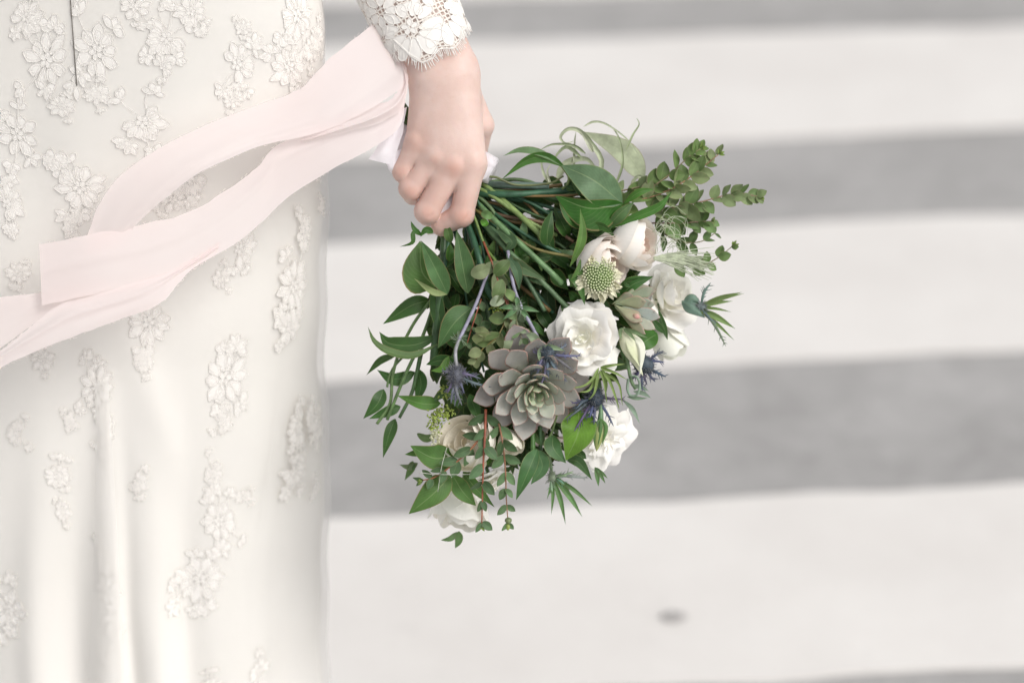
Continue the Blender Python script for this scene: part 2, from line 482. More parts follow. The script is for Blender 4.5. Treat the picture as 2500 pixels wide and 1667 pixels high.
# forearm: two bones side by side, meeting the wrist
V = rcone(G, armp(-420, -40, -55), armp(190, -27, -52), 66, 54)
V = smin(V, rcone(G, armp(-420, 40, -55), armp(185, 32, -55), 66, 55), 30)
palm = [((1052, 205, -52), (1021, 352, -52), 48, 33),
        ((1070, 200, -50), (1062, 384, -40), 52, 34),
        ((1098, 200, -50), (1108, 404, -36), 52, 36),
        ((1118, 190, -56), (1154, 400, -42), 52, 35)]
for a, b, ra, rb in palm: V = smin(V, rcone(G, a, b, ra, rb), 34)
# thumb side muscle and thumb going round behind the handle
V = smin(V, rcone(G, (1135, 215, -90), (1176, 300, -112), 36, 30), 18)
th = rcone(G, (1176, 300, -112), (1158, 395, -185), 29, 24)
th = smin(th, rcone(G, (1158, 395, -185), (1095, 440, -215), 24, 19), 6)
V = smin(V, th, 10)
V = smin(V, rcone(G, (1075, 235, -95), (1100, 330, -100), 45, 36), 25)
# fingers: proximal, middle, distal phalanges
fingers = [
    [((1018, 352, -50), 30), ((984, 419, -62), 26), ((992, 434, -112), 23), ((1030, 410, -150), 18)],
    [((1060, 384, -42), 32), ((1002, 460, -56), 28.5), ((1006, 472, -118), 25), ((1050, 450, -175), 20)],
    [((1106, 404, -36), 34), ((1042, 517, -52), 30), ((1044, 524, -124), 26), ((1082, 496, -180), 21)],
    [((1154, 402, -38), 33), ((1127, 525, -54), 29.5), ((1078, 550, -82), 26), ((1070, 545, -140), 21)]]
FI = []
sub = G[:, int((290 - lo[1]) / STEP):]
off = int((290 - lo[1]) / STEP)
for fg in fingers:
    f = None
    for (a, ra), (b, rb) in zip(fg[:-1], fg[1:]):
        d = rcone(sub, a, b, ra, rb); f = d if f is None else smin(f, d, 7)
    # knuckle swelling
    (k, kr) = fg[1]
    f = smin(f, np.linalg.norm(sub - np.array([k[0], k[1], k[2]], np.float32), axis=-1) - (kr - 3), 12)
    FI.append(f)
FF = FI[0]
for f in FI[1:]: FF = smin(FF, f, 1.8)
for a, b, ra in (((1130, 398, -46), (1126, 436, -42), 27), ((1084, 392, -46), (1066, 428, -40), 25), ((1040, 366, -50), (1024, 386, -46), 23)): V = smin(V, rcone(G, a, b, ra, ra - 3), 12)
# MCP knuckles on the back of the hand
K = [((1014, 343, -28), 10), ((1064, 384, -19), 13), ((1108, 406, -16), 14), ((1158, 398, -24), 10)]
for c, r in K: V = smin(V, np.linalg.norm(G - np.array(c, np.float32), axis=-1) - r, 18)
# tendons
for c, r in K: V = smin(V, rcone(G, (c[0] * .6 + 1085 * .4, 250, -14), (c[0], c[1] - 12, c[2] - 6), 3, 5), 22)
V[:, off:] = smin(V[:, off:], FF, 15)
# grooves between the fingers where they press together
for a, b in (((1022, 392, -28), (982, 446, -50)), ((1066, 440, -24), (1020, 480, -42)), ((1142, 441, -22), (1112, 475, -34))):
    for dz in (0, -9, -18):
        g = rcone(sub, (a[0], a[1], a[2] + dz), (b[0], b[1], b[2] + dz), 1.0, 2.2)
        V[:, off:] = -smin(-V[:, off:], g, 2.5)
# shallow skin creases over the finger knuckles
for (kx, ky, kz, ang, n_) in ((1131, 527, 2, .3, 3), (1046, 520, 4, .95, 3), (1003, 464, -5, .9, 2), (983, 418, -17, .9, 2)):
    for j in range(n_):
        o = (j - (n_ - 1) / 2) * 5.5
        dx, dy = math.cos(ang), math.sin(ang); ox, oy = -dy * o, dx * o
        g = rcone(sub, (kx + ox - dx * 11, ky + oy - dy * 11, kz - 30), (kx + ox + dx * 11, ky + oy + dy * 11, kz - 30), .4, .4)
        V[:, off:] = V[:, off:] + 2.4 * np.exp(-(np.maximum(g, 0) / 2.2) ** 2)
hv, hf = surface_nets(V, lo, STEP)
red = np.zeros(len(hv))
for (x, y, r, a) in ((1131, 532, 20, .95), (1046, 522, 20, .8), (1003, 468, 17, .8), (981, 420, 15, .8), (1108, 416, 20, .8), (1066, 396, 14, .45), (1018, 352, 26, .5),
                     (1075, 565, 26, .5), (1165, 410, 22, .2), (1000, 330, 18, .3), (1010, 540, 20, .2), (1090, 470, 26, .2), (1035, 430, 22, .2), (1045, 480, 55, .52), (1000, 430, 40, .46), (1120, 510, 50, .48), (1085, 420, 40, .34)):
    red = np.maximum(red, a * np.exp(-((hv[:, 0] - x) ** 2 + (hv[:, 1] - y) ** 2) / (2 * r * r)))
del G, V, sub, FI, FF
person = build('person', WH(hv), hf, M['skin'], None, attr={'red': red}, origin=WH((1090, 330, -45))[0],
               label='person in an ivory lace wedding dress, seen from behind, holding a bouquet at the side', category='person')
# index fingernail, just visible at the fingertip
def nail(c, T, N, w, l, parent):
    c = WH(c)[0]; T = unit(np.array(T) @ B3); N = unit(np.array(N) @ B3); N = unit(N - T * (N @ T)); Bn = np.cross(T, N)
    s, t = np.meshgrid(np.linspace(-1, 1, 7), np.linspace(0, 1, 7))
    ww = w * (1 - .25 * t ** 4) * PX
    v = c + (t * l * PX).ravel()[:, None] * T + (s * ww).ravel()[:, None] * Bn + ((-(s ** 2) * w * .45 + 1.5) * PX).ravel()[:, None] * N
    v = np.vstack([v, v - N * PX * 2])
    f = np.vstack([gridfaces(7, 7), gridfaces(7, 7)[:, ::-1] + 49])
    build('fingernail', v, f, M['nail'], parent)
mn, ntn, pn, _ = mat('fingernail'); pn.inputs['Base Color'].default_value = (.80, .66, .60, 1); pn.inputs['Roughness'].default_value = .2
pn.inputs['Coat Weight'].default_value = .5; M['nail'] = mn
nail((1066, 567, -106), (-.75, .12, -.2), (-.30, .9, .1), 15, 25, person)

# ------------------------------------------------------------------ dress
AXB = W((180, 300, -30 - 200))
AX = np.array([AXB[0], AXB[1], 0.0])
f_px = D0 / PX
YR = [(-2600, 560), (-1700, 640), (-1300, 720), (-700, 650), (0, 781), (140, 792), (300, 800), (420, 802), (560, 796), (900, 790), (1080, 792), (1200, 784), (1667, 774), (2700, 860)]
BY = [(-2600, 180), (-1700, 200), (-700, 190), (0, 200), (300, 205), (800, 250), (1300, 340), (1667, 420), (2700, 760)]
hs_ = np.linspace(0.015, 1.5, 260)
pa = proj(np.stack([np.full(260, AX[0]), np.full(260, AX[1]), hs_], 1))
aT = (np.interp(pa[:, 1], *zip(*YR)) - pa[:, 0]) * (f_px * PX - 0) / f_px * ((D0 - pa[:, 2] * PX) / D0)
aT = (np.interp(pa[:, 1], *zip(*YR)) + 3 * np.sin(pa[:, 1] / 37) + 3 * np.sin(pa[:, 1] / 91 + 1) - pa[:, 0]) * PX * (D0 - pa[:, 2] * PX) / D0
bT = np.interp(pa[:, 1], *zip(*BY)) * PX
FOLDS = [(50, 42, 36), (160, 52, -66), (255, 34, 20), (318, 22, -40), (382, 44, 48), (474, 38, -42), (600, 80, 30), (700, 26, -14)]
def dress_pt(th, h, off=0.0, fold=1.0):
    """th angle from the back centre (towards the camera), h world height, off outward in px"""
    th = np.asarray(th, float); h = np.asarray(h, float)
    a = np.interp(h, hs_, aT); b = np.interp(h, hs_, bT); yy = np.interp(-h, -hs_[::-1], pa[::-1, 1])
    yf = yy + b / PX * np.cos(th) * .42
    xs = 180 + 600 * np.sin(th) + 14 * np.sin(yf * .005)
    g = np.zeros_like(th * h)
    for c, w, am in FOLDS:
        c2 = c + (yf - 1667) * (.06 if c > 300 else -.03)
        g = g + am * np.exp(-((xs - c2) / w) ** 2)
    g = .52 * g * np.clip((yf - 820) / 850, 0, 1.6) ** 1.3 * (np.cos(th) > -.1)
    # soft drag lines higher up
    g = g + 9 * np.exp(-((xs - 330 - (yf - 900) * .35) / 45) ** 2) * np.exp(-((yf - 980) / 190) ** 2)
    g = g - 10 * np.exp(-((xs - 130) / 80) ** 2) * np.exp(-((yf - 560) / 260) ** 2)
    g = g - 8 * np.exp(-((xs - 655 + (yf - 1100) * .12) / 16) ** 2) * np.exp(-((yf - 1150) / 170) ** 2)
    g = g + 2.5 * np.sin(xs * .021 + yf * .004) * np.sin(yf * .006 + xs * .008)
    g = g + np.where(np.cos(th) < 0, 30 * np.sin(th * 13) * np.clip((yf - 700) / 900, 0, 1), 0)
    r = 1 + 0 * g
    o = (g * fold + off) * PX
    nx = np.sin(th); ny = -np.cos(th)
    return np.stack([AX[0] + a * np.sin(th) * r + nx * o, AX[1] - b * np.cos(th) * r + ny * o, h + 0 * th], -1)
def dress_at(x, y, off=0.0):
    """find surface angle/height seen at photo pixel"""
    th = math.asin(max(-.999, min(.999, (x - 180) / 612))); h = CEN[2]
    for _ in range(14):
        q = proj(dress_pt(np.array([th]), np.array([h]), off))[0]
        h += (q[1] - y) * PX * .9
        ct = max(.12, math.cos(th))
        th += (x - q[0]) / (600 * ct) * .7
        th = max(-1.4, min(1.52, th))
    return th, h
NTH, NH = 420, 330
tt = np.linspace(-math.pi, math.pi, NTH, endpoint=False)
hh = np.linspace(1.47, .02, NH)
Tg, Hg = np.meshgrid(tt, hh)
dv = dress_pt(Tg, Hg, -17 * np.clip((np.sin(Tg) - .72) / .28, 0, 1) * np.clip((.98 - Hg) / .12, 0, 1)).reshape(-1, 3)
topc = dv[:NTH].mean(0) + [0, 0, .01]
df = gridfaces(NH, NTH, True)
dvv = np.vstack([dv, topc]); cap = [[(i + 2) % NTH, (i + 1) % NTH, i, len(dv)] for i in range(0, NTH, 2)]
dress = build('dress', dvv, np.vstack([df, cap]), M['satin'], person, label='ivory satin dress with scattered lace flowers')
tv = dress_pt(Tg, Hg, 3, .97)
Hm = (Hg[..., None] * 0 + 1)
tv = tv.reshape(-1, 3)
build('tulle_overlay', tv, df, M['tulle'], dress)
# second sheer fold standing off the skirt
yy_ = np.linspace(0, 1, 60)
sv = []
for i, t in enumerate(np.linspace(0, 1, 60)):
    y = 930 + t * 830
    xl = 232 - 25 * t + 10 * math.sin(t * 3); xr = 265 + 45 * t
    for s in np.linspace(0, 1, 14):
        x = xl + (xr - xl) * s
        th, h = dress_at(x, y, 14)
        sv.append(dress_pt(np.array([th]), np.array([h]), 16 + 22 * math.sin(s * math.pi) * min(1, t * 2), .8)[0])
build('sheer_fold', np.array(sv), gridfaces(60, 14), M['tulle'], dress)
# zipper
zp = []
for t in np.linspace(-.3, 1, 40):
    x = 171 + 16 * t; y = 212 * t
    th, h = dress_at(x, y, 12)
    zp.append(dress_pt(np.array([th]), np.array([h]), 4.5, .97)[0])
v, f, uv = tubeg(np.array(zp), 1.25 * PX, 6)
build('zipper', v, f, M['thread'], dress, color=(.13, .115, .10), uv=uv)

# ------------------------------------------------------------------ lace motifs
def loop(cx, cy, ang, L, Wd, pinch=.0, n=18, wob=.06, rs=random):
    """closed teardrop petal outline"""
    t = np.linspace(0, 2 * math.pi, n, endpoint=False)
    x = L * (.5 - .5 * np.cos(t)); y = Wd * np.sin(t) * (.35 + .65 * np.sin(t / 2) ** .8)
    ph = rs.uniform(0, 6.3)
    y = y * (1 + wob * np.sin(3 * t + ph)); x = x * (1 + wob * np.sin(2 * t + ph))
    c, s = math.cos(ang), math.sin(ang)
    return np.stack([cx + x * c - y * s, cy + x * s + y * c], 1)
def motif(r, seed, arms=3, elong=1.0):
    rs = random.Random(seed); loops = []; lines_ = []
    n = rs.randint(8, 11); span = rs.choice([2 * math.pi, 2 * math.pi, 4.3])
    a0 = rs.uniform(0, 6.28)
    for i in range(n):
        a = a0 + i * span / n + rs.uniform(-.1, .1)
        L = r * rs.uniform(.50, .72); c0 = r * .22; wd = r * rs.uniform(.19, .25)
        loops.append(loop(c0 * math.cos(a), c0 * math.sin(a), a, L, wd, rs=rs, wob=.16))
        lines_.append(loop(c0 * 1.5 * math.cos(a), c0 * 1.5 * math.sin(a), a + rs.uniform(-.1, .1), L * .66, wd * .5, rs=rs, wob=.2))
    for i in range(5):
        a = a0 + i * 1.2566; loops.append(loop(.03 * r * math.cos(a), .03 * r * math.sin(a), a, r * .24, r * .10, rs=rs))
    base = rs.choice([math.pi / 2, -math.pi / 2])
    for k in range(arms):
        a = base + (k % 2) * math.pi + rs.uniform(-.8, .8); d = rs.uniform(.85, 1.4)
        bx, by = r * d * math.cos(a), r * d * math.sin(a)
        t = np.linspace(0, 1, 9); q = rs.uniform(-.3, .3) * r
        st = np.stack([(.4 + (d + .35 - .4) * t) * r * math.cos(a) - q * np.sin(t * 3.1) * math.sin(a), (.4 + (d + .35 - .4) * t) * r * math.sin(a) + q * np.sin(t * 3.1) * math.cos(a)], 1)
        lines_.append(np.vstack([st, st[::-1] + .8]))
        m_ = rs.randint(3, 5)
        for j in range(m_):
            b = a + (j - (m_ - 1) / 2) * .95 + rs.uniform(-.25, .25)
            loops.append(loop(bx, by, b, r * rs.uniform(.30, .48), r * rs.uniform(.11, .16), rs=rs, wob=.12))
    return [q * [1, elong] for q in loops], [q * [1, elong] for q in lines_]
def place_motif(surf, loops, lines_, name, parent, cord=1.55, fill=True, col=(.86, .82, .76), lift=3.0):
    """surf(u, v, off) -> world points for 2-D pattern coordinates"""
    A = Acc()
    for kind, ls in ((1, loops), (0, lines_)):
        for lp in ls:
            n = len(lp)
            C = surf(lp[:, 0], lp[:, 1], lift + (.7 if kind else .5))
            C = np.vstack([C, C[:1]])
            v, f, uv = tubeg(C, cord * PX * (1 if kind else .8), 4, False)
            A.add(v, f, uv)
            if kind and fill:
                cen = lp.mean(0); ring = [lp, cen + (lp - cen) * .5, cen + (lp - cen) * .01]; dl = random.uniform(0, .35)
                R3 = [surf(q[:, 0], q[:, 1], lift + o + dl) for q, o in zip(ring, (-.3, .2, .3))]
                A.add(np.concatenate(R3), gridfaces(3, n, True))
    return A.build(name, M['lace'], parent, color=col)
def dress_surf(x, y, scale=1.0, rot=0.0):
    th0, h0 = dress_at(x, y, 12)
    a = np.interp(h0, hs_, aT); b = np.interp(h0, hs_, bT)
    ds = math.hypot(a * math.cos(th0), b * math.sin(th0))
    c, s = math.cos(rot), math.sin(rot)
    def f(u, v, off):
        uu = (u * c - v * s) * scale; vv = (u * s + v * c) * scale
        return dress_pt(th0 + uu * PX / ds, h0 - vv * PX, 3 + off, .97)
    return f
MOT = [(-70, 60, 78, 1.2), (-60, 230, 66, 1.1), (-110, 420, 80, 1.2), (-60, 620, 60, 1.1), (-190, 150, 70, 1.2), (-210, 620, 60, 1.2), (-90, 900, 60, 1.4), (-180, 1150, 60, 1.2), (-80, 1300, 56, 1.5), (-260, 350, 70, 1.3), (40, 1060, 40, 1.2), (786, 95, 34, 1.4), (795, 410, 26, 1.2), (792, 500, 24, 1.5), (786, 1040, 40, 1.7), (780, 1190, 26, 1.2), (62, 45, 55, 1.2), (112, 150, 78, 1.35), (236, 130, 82, 1.3), (150, 262, 50, .8), (235, 235, 46, .8), (40, 330, 78, 1.15), (350, 300, 82, 1.0),
       (330, 20, 60, .9), (410, 95, 76, 1.0), (470, 30, 60, .9), (400, 165, 38, 1.2), (585, 160, 70, 1.1), (575, 245, 44, .8), (600, 70, 34, .8), (735, 40, 62, 1.5), (715, 165, 70, 1.2), (772, 120, 40, 1.4),
       (195, 460, 88, 1.0), (180, 560, 42, 1.2), (14, 500, 58, 1.2), (465, 440, 66, 1.0), (425, 490, 50, .9), (42, 670, 50, .8), (590, 610, 62, 1.15), (545, 685, 34, 1.2), (745, 560, 40, 1.6),
       (725, 700, 60, 1.6), (715, 800, 44, 1.5), (365, 790, 78, 1.1), (352, 885, 40, 1.1), (100, 880, 46, 1.0), (236, 950, 60, 1.35), (250, 1050, 40, 1.6), (255, 1115, 22, 1.6), (555, 925, 82, 1.25), (545, 1035, 38, 1.2),
       (175, 1030, 34, 1.0), (140, 1165, 52, .9), (152, 1250, 26, 2.0), (335, 1180, 40, 1.1), (525, 1160, 34, 1.6), (540, 1275, 66, 1.2), (600, 1215, 34, .8), (492, 1415, 86, 1.0), (430, 1430, 36, 1.0),
       (738, 1045, 52, 1.5), (725, 1150, 56, 1.1), (770, 1020, 34, 1.8), (258, 1380, 30, 2.0), (262, 1445, 50, 1.2), (275, 1560, 44, 1.3), (20, 1490, 74, 1.1), (640, 1640, 50, 1.0), (520, 1690, 50, 1), (90, 1760, 60, 1)]
for i, (x, y, r, el) in enumerate(MOT):
    lp, ln = motif(r * .80, 100 + i, 5 if r > 55 else (3 if r > 42 else 2), el)
    place_motif(dress_surf(x, y, rot=random.uniform(-.3, .3)), lp, ln, 'lace_flower', dress, cord=.78, lift=-.3)

# ------------------------------------------------------------------ lace sleeve
hemF = [(-180, 105), (-130, 112), (-90, 100), (-74, 120), (-58, 108), (-43, 80), (-32, 128), (-21, 158), (-6, 160), (6, 146), (14, 150), (26, 160), (40, 150), (52, 128), (60, 126), (74, 118), (90, 104), (130, 112), (180, 105)]
def sleeve_pt(phi, L, off=0.0):
    phi = np.asarray(phi, float); L = np.asarray(L, float)
    Rx = np.interp(L, [-1500, -700, -300, 0, 170], [170, 150, 126, 112, 105]) + off
    Rz = np.interp(L, [-1500, -700, -300, 0, 170], [150, 130, 100, 78, 70]) + off
    wob = 1 + .012 * np.sin(L * .06 + phi * 3) + .008 * np.sin(L * .11)
    Rx = Rx * wob; Rz = Rz * wob
    # upper arm bends back up towards the shoulder
    bend = np.clip(-L - 620, 0, None)
    cx = 997 + adir[0] * L + bend * .40; cy = adir[1] * L - bend * .06
    z = -52 - bend * .12
    return WH(np.stack([cx + aper[0] * Rx * np.sin(phi), cy + aper[1] * Rx * np.sin(phi), z + Rz * np.cos(phi)], -1).reshape(-1, 3)).reshape(np.shape(cx + phi) + (3,))
hemd, hemL = zip(*hemF)
phis = np.linspace(-math.pi, math.pi, 181)[:-1]
hl = np.interp(np.degrees(phis), hemd, hemL)
ts = np.concatenate([np.linspace(-1500, -200, 30), np.linspace(-180, -1, 24)])
fr = np.linspace(0, 1, 26)
Lg = np.concatenate([np.repeat(ts[:, None], 180, 1), fr[:, None] * hl[None]], 0)
Pg = np.repeat(phis[None], len(Lg), 0)
svt = sleeve_pt(Pg, Lg).reshape(-1, 3)
uvs = np.stack([(Pg * 9.0).ravel(), (Lg / 11.5).ravel()], 1)
sleeve = build('lace_sleeve', svt, gridfaces(len(Lg), 180, True), M['net'], person, uv=uvs, label='ivory lace cuff with scalloped edge and eyelash fringe')
def sleeve_surf(phi0, L0, rot=0.0):
    c, s = math.cos(rot), math.sin(rot)
    def f(u, v, off):
        uu = u * c - v * s; vv = u * s + v * c
        return sleeve_pt(phi0 + uu / 95., L0 + vv, off)
    return f
# scallop blossoms fanned round centres near the hem
def fan(cx, cy, a0, a1, n, r0, r1, wd, rs):
    out = []
    for i in range(n):
        a = a0 + (a1 - a0) * i / (n - 1)
        out.append(loop(cx + r0 * math.cos(a), cy + r0 * math.sin(a), a, (r1 - r0) * rs.uniform(.92, 1.08), wd, rs=rs, wob=.08))
    return out
rs = random.Random(5)
for (ph, L, lp) in ((-14, 78, fan(0, 0, .1, 3.0, 6, 16, 78, 17, rs)), (32, 78, fan(0, 0, -.1, 2.4, 5, 18, 76, 17, rs)),
                    (-14, 68, fan(0, 0, 3.5, 5.9, 5, 26, 66, 14, rs) + fan(0, 0, 0, 5.03, 5, 3, 19, 6, rs)),
                    (10, 8, fan(0, 0, 0, 5.4, 7, 14, 46, 11, rs)), (-62, 62, fan(0, 0, 0, 5.5, 8, 10, 42, 10, rs)), (66, 58, fan(0, 0, 0, 5.5, 8, 10, 44, 11, rs)),
                    (-42, 0, fan(0, 0, .4, 6, 8, 12, 44, 11, rs)), (48, -8, fan(0, 0, .4, 6, 8, 12, 44, 11, rs)), (-80, -20, fan(0, 0, .4, 6, 8, 12, 40, 11, rs)),
                    (0, -70, fan(0, 0, .4, 6, 8, 12, 44, 11, rs)), (-50, -80, fan(0, 0, .4, 6, 8, 12, 44, 11, rs)), (50, -85, fan(0, 0, .4, 6, 8, 12, 44, 11, rs)),
                    (110, 60, fan(0, 0, 0, 5.5, 8, 10, 44, 11, rs)), (150, 60, fan(0, 0, 0, 5.5, 8, 10, 44, 11, rs)), (-110, 60, fan(0, 0, 0, 5.5, 8, 10, 44, 11, rs)), (-150, 60, fan(0, 0, 0, 5.5, 8, 10, 44, 11, rs))):
    place_motif(sleeve_surf(math.radians(ph), L), lp, [], 'lace_petal_cluster', sleeve, cord=1.0, lift=.2)
A = Acc()
pc = np.linspace(-math.pi, math.pi, 260); hc = np.interp(np.degrees(pc), hemd, hemL)
for o, r in ((0, 1.5), (-6, 1.1)):
    v, f, uv = tubeg(sleeve_pt(pc, hc + o, 1.5), r * PX, 4, False); A.add(v, f, uv)
A.build('scallop_cord', M['lace'], sleeve)
A = Acc()
for ph in np.arange(-175, 180, 2.1):
    L = float(np.interp(ph, hemd, hemL)); sl = (float(np.interp(ph + 3, hemd, hemL)) - float(np.interp(ph - 3, hemd, hemL))) / 10
    q = np.linspace(0, 1, 5); ln = random.uniform(15, 22)
    C = sleeve_pt(math.radians(ph) + (-sl * .3 + random.uniform(-.2, .2)) * q * ln / 95, L + q * ln, 1.2 + 1.5 * q * random.uniform(-1, 1))
    v, f, uv = tubeg(C, np.array([1.0, .95, .9, .9, .8]) * PX * 1.05, 4); A.add(v, f, uv)
A.build('eyelash_fringe', M['lace'], sleeve, kind='stuff')

# ------------------------------------------------------------------ silk ribbon
ribbon = empty('silk_ribbon', W((990, 190, -20)), None, label='pale blush silk ribbon streaming from the bouquet handle across the dress', category='ribbon')
def strip(top, bot, n=90, m=26, wav=(10, 1.2, .7), seed=0, name='ribbon_tail', creases=(), parent=None, **k):
    a = curve([(x * 1.063, y * 1.063, z) for x, y, z in top], n); b = curve([(x * 1.063, y * 1.063, z) for x, y, z in bot], n)
    rs = np.random.default_rng(seed)
    jag = np.convolve(rs.normal(0, 1.9, n + 4), np.ones(3) / 3, 'same')[:n]; jag2 = np.convolve(rs.normal(0, 1.1, n + 4), np.ones(3) / 3, 'same')[:n]
    s = np.linspace(0, 1, m)
    P = a[:, None] * (1 - s)[None, :, None] + b[:, None] * s[None, :, None]
    d = unit(b - a)
    P[:, 0] -= d * jag[:, None]; P[:, -1] += d * jag2[:, None]
    u = np.linspace(0, 1, n)[:, None]
    z = wav[0] * np.sin(2 * math.pi * (s[None] * wav[1] + u * wav[2]) + seed) * (.35 + .65 * np.sin(u * 3.1))
    z = z * .6 + .8 * np.sin(2 * math.pi * (s[None] * 2.1 - u * 1.0) + seed * 2)
    for (s0, s1, w, am) in creases: z = z + am * np.exp(-((s[None] - (s0 + (s1 - s0) * u)) / w) ** 2)
    P[..., 2] += z
    o = build(name, W(P.reshape(-1, 3)), gridfaces(n, m), M['ribbon'] if parent is None else M['wrap'], parent or ribbon, **k)
    if parent is None:
        A = Acc(); Wp = W(P.reshape(-1, 3)).reshape(n, m, 3)
        for q in range(int(n * 1.3)):
            i = rs.integers(1, n - 1); e = 0 if rs.random() < .5 else m - 1
            p = Wp[i, e]; out_ = unit(Wp[i, e] - Wp[i, 1 if e == 0 else m - 2]); al = unit(Wp[i + 1, e] - Wp[i - 1, e])
            l = rs.uniform(2, 7) * PX; v, f, uv = tubeg(np.array([p - out_ * PX, p + out_ * l * .5 + al * l * .4, p + out_ * l * .8 + al * l * rs.uniform(-1, 1)]), [.5 * PX, .25 * PX], 4, False); A.add(v, f, uv)
        A.build('frayed_thread', M['ribbon'], o, kind='stuff')
    return o
# upper strand (photo coordinates in 2352-px scale)
strip([(880, 40, -40), (855, 58, -28), (800, 100, -5), (740, 150, 10), (690, 205, 25), (600, 238, 40), (480, 285, 60), (370, 338, 70), (280, 400, 70), (228, 470, 55), (200, 545, 30), (195, 590, 10)],
      [(935, 150, -30), (928, 195, -10), (880, 232, 5), (830, 262, 20), (760, 295, 30), (690, 316, 45), (600, 335, 60), (520, 368, 75), (450, 402, 80), (380, 455, 70), (310, 520, 45), (280, 570, 20)],
      wav=(6, .7, .6), seed=1, creases=((.75, .95, .10, -6),))
# knot fold at the wrist
strip([(915, 130, -30), (928, 180, -16), (900, 225, 10), (840, 262, 22), (760, 296, 26), (690, 322, 24)],
      [(938, 175, -28), (934, 215, -10), (918, 255, 0), (865, 285, 14), (780, 308, 20), (700, 326, 22)], n=50, m=16, wav=(8, .8, .5), seed=4, name='ribbon_fold', creases=((.5, .5, .15, 10),))
# lower strand
strip([(932, 185, -25), (912, 225, -14), (850, 245, -8), (770, 282, 0), (640, 332, 14), (590, 385, 20), (520, 438, 28), (440, 484, 36), (330, 515, 40), (200, 540, 42), (90, 562, 30)],
      [(930, 235, -25), (918, 290, -12), (860, 338, 0), (770, 385, 6), (660, 455, 14), (600, 512, 20), (540, 560, 28), (460, 605, 36), (360, 650, 46), (220, 675, 50), (96, 702, 34)],
      wav=(6, .8, -.6), seed=2, creases=((.15, .45, .09, 5),))
# tail running out of the picture at the left
strip([(505, 555, 30), (400, 618, 48), (290, 655, 62), (200, 682, 66), (130, 704, 66), (60, 757, 60), (0, 806, 50), (-120, 900, 30)],
      [(500, 580, 24), (430, 628, 40), (372, 694, 52), (280, 732, 56), (190, 765, 58), (100, 800, 56), (0, 845, 46), (-130, 930, 24)],
      wav=(7, .7, .5), seed=3, creases=((.5, .3, .12, 8),))
# strand passing behind at the left
strip([(260, 640, 0), (110, 668, 6), (0, 682, 0), (-120, 690, -10)], [(240, 690, 0), (130, 712, 4), (0, 800, 0), (-120, 880, -10)], n=40, wav=(6, .6, .6), seed=5)

# ------------------------------------------------------------------ BOUQUET
bq = empty('bouquet', W((1190, 460, -100)), None, label='wild bridal bouquet of white roses, grey succulent, blue thistles and eucalyptus held head down', category='bouquet')
def sprof(t, kind):
    if kind == 'ovate': return np.sin(math.pi * t ** .78) ** .95 * (1 - .15 * t)
    if kind == 'lance': return np.sin(math.pi * t ** .85) ** 1.15
    if kind == 'euc': return np.sin(math.pi * t ** .88) ** .78
    if kind == 'round': return np.sin(math.pi * t ** .95) ** .58
    if kind == 'strap': return np.clip(t * 6, 0, 1) ** .6 * np.clip((1 - t), 0, 1) ** .6
    return np.sin(math.pi * t)
def leaf(pts, wl, wr=None, color=(.05, .12, .035), m='leaf', parent=None, kind='ovate', fold=.22, tilt=0.0, n=14, name='leaf', ripple=.04, k=9, label=None):
    wr = wl if wr is None else wr
    C = curve(W(np.array(pts, float)), n)
    T, N, Bn = frames(C)
    if tilt:
        c, s = math.cos(tilt), math.sin(tilt); N, Bn = N * c + Bn * s, Bn * c - N * s
    t = np.linspace(0.0, 1.0, n); w = sprof(np.clip(t, .004, .996), kind)
    s = np.linspace(-1, 1, k)
    ph = random.uniform(0, 6.28)
    W2 = np.where(s[None] < 0, wl, wr) * w[:, None] * PX
    off = fold * np.abs(s)[None] ** 1.2 * W2 + ripple * W2 * np.sin(t[:, None] * 9 + ph + s[None] * 2) * np.abs(s)[None]
    v = C[:, None] + Bn[:, None] * (s[None] * W2)[..., None] * math.cos(min(.9, abs(fold))) + N[:, None] * off[..., None]
    uv = np.stack(np.broadcast_arrays((s[None] + 1) / 2, t[:, None]), -1).reshape(-1, 2)
    j = random.uniform(.85, 1.18)
    if m != 'petal' and color[1] < .22: color = (color[0] * .86, color[1] * 1.06, color[2] * .82)
    o = build(name, v.reshape(-1, 3), gridfaces(n, k), M[m], parent or bq, uv=uv, color=tuple(c * j for c in color))
    if label: o['label'] = label
    return o
def stem(pts, r, color=(.07, .14, .05), parent=None, n=None, name='stem', sides=8, m='stem'):
    C = curve(W(np.array(pts, float)), n or max(8, len(pts) * 6))
    v, f, uv = tubeg(C, np.array(r if np.ndim(r) else [r, r], float) * PX, sides)
    return build(name, v, f, M[m], parent or bq, uv=uv, color=color)
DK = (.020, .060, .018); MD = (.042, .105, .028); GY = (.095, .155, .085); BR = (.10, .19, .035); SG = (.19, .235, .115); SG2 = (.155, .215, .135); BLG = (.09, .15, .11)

# handle wrapped in white cloth
hA, hB = (930, 318, -118), (1204, 418, -92)
C = curve(W([hA, (1060, 360, -115), hB]), 24)
v, f, uv = tubeg(C, np.interp(np.linspace(0, 1, 24), [0, .1, .9, 1], [30, 36, 38, 34]) * PX, 24)
build('handle_wrap', v, f, M['wrap'], bq, uv=uv)
strip([(937, 245, -60), (925, 300, -50), (910, 350, -45), (902, 380, -50)], [(880, 270, -60), (880, 308, -52), (858, 350, -55), (846, 366, -58)], n=24, m=12, wav=(6, 1, .5), seed=8, name='wrap_tail', parent=bq)
strip([(935, 340, -60), (920, 390, -50), (912, 420, -60)], [(880, 355, -62), (890, 385, -55), (905, 405, -64)], n=20, m=10, wav=(4, 1, .5), seed=9, name='wrap_tail', parent=bq)
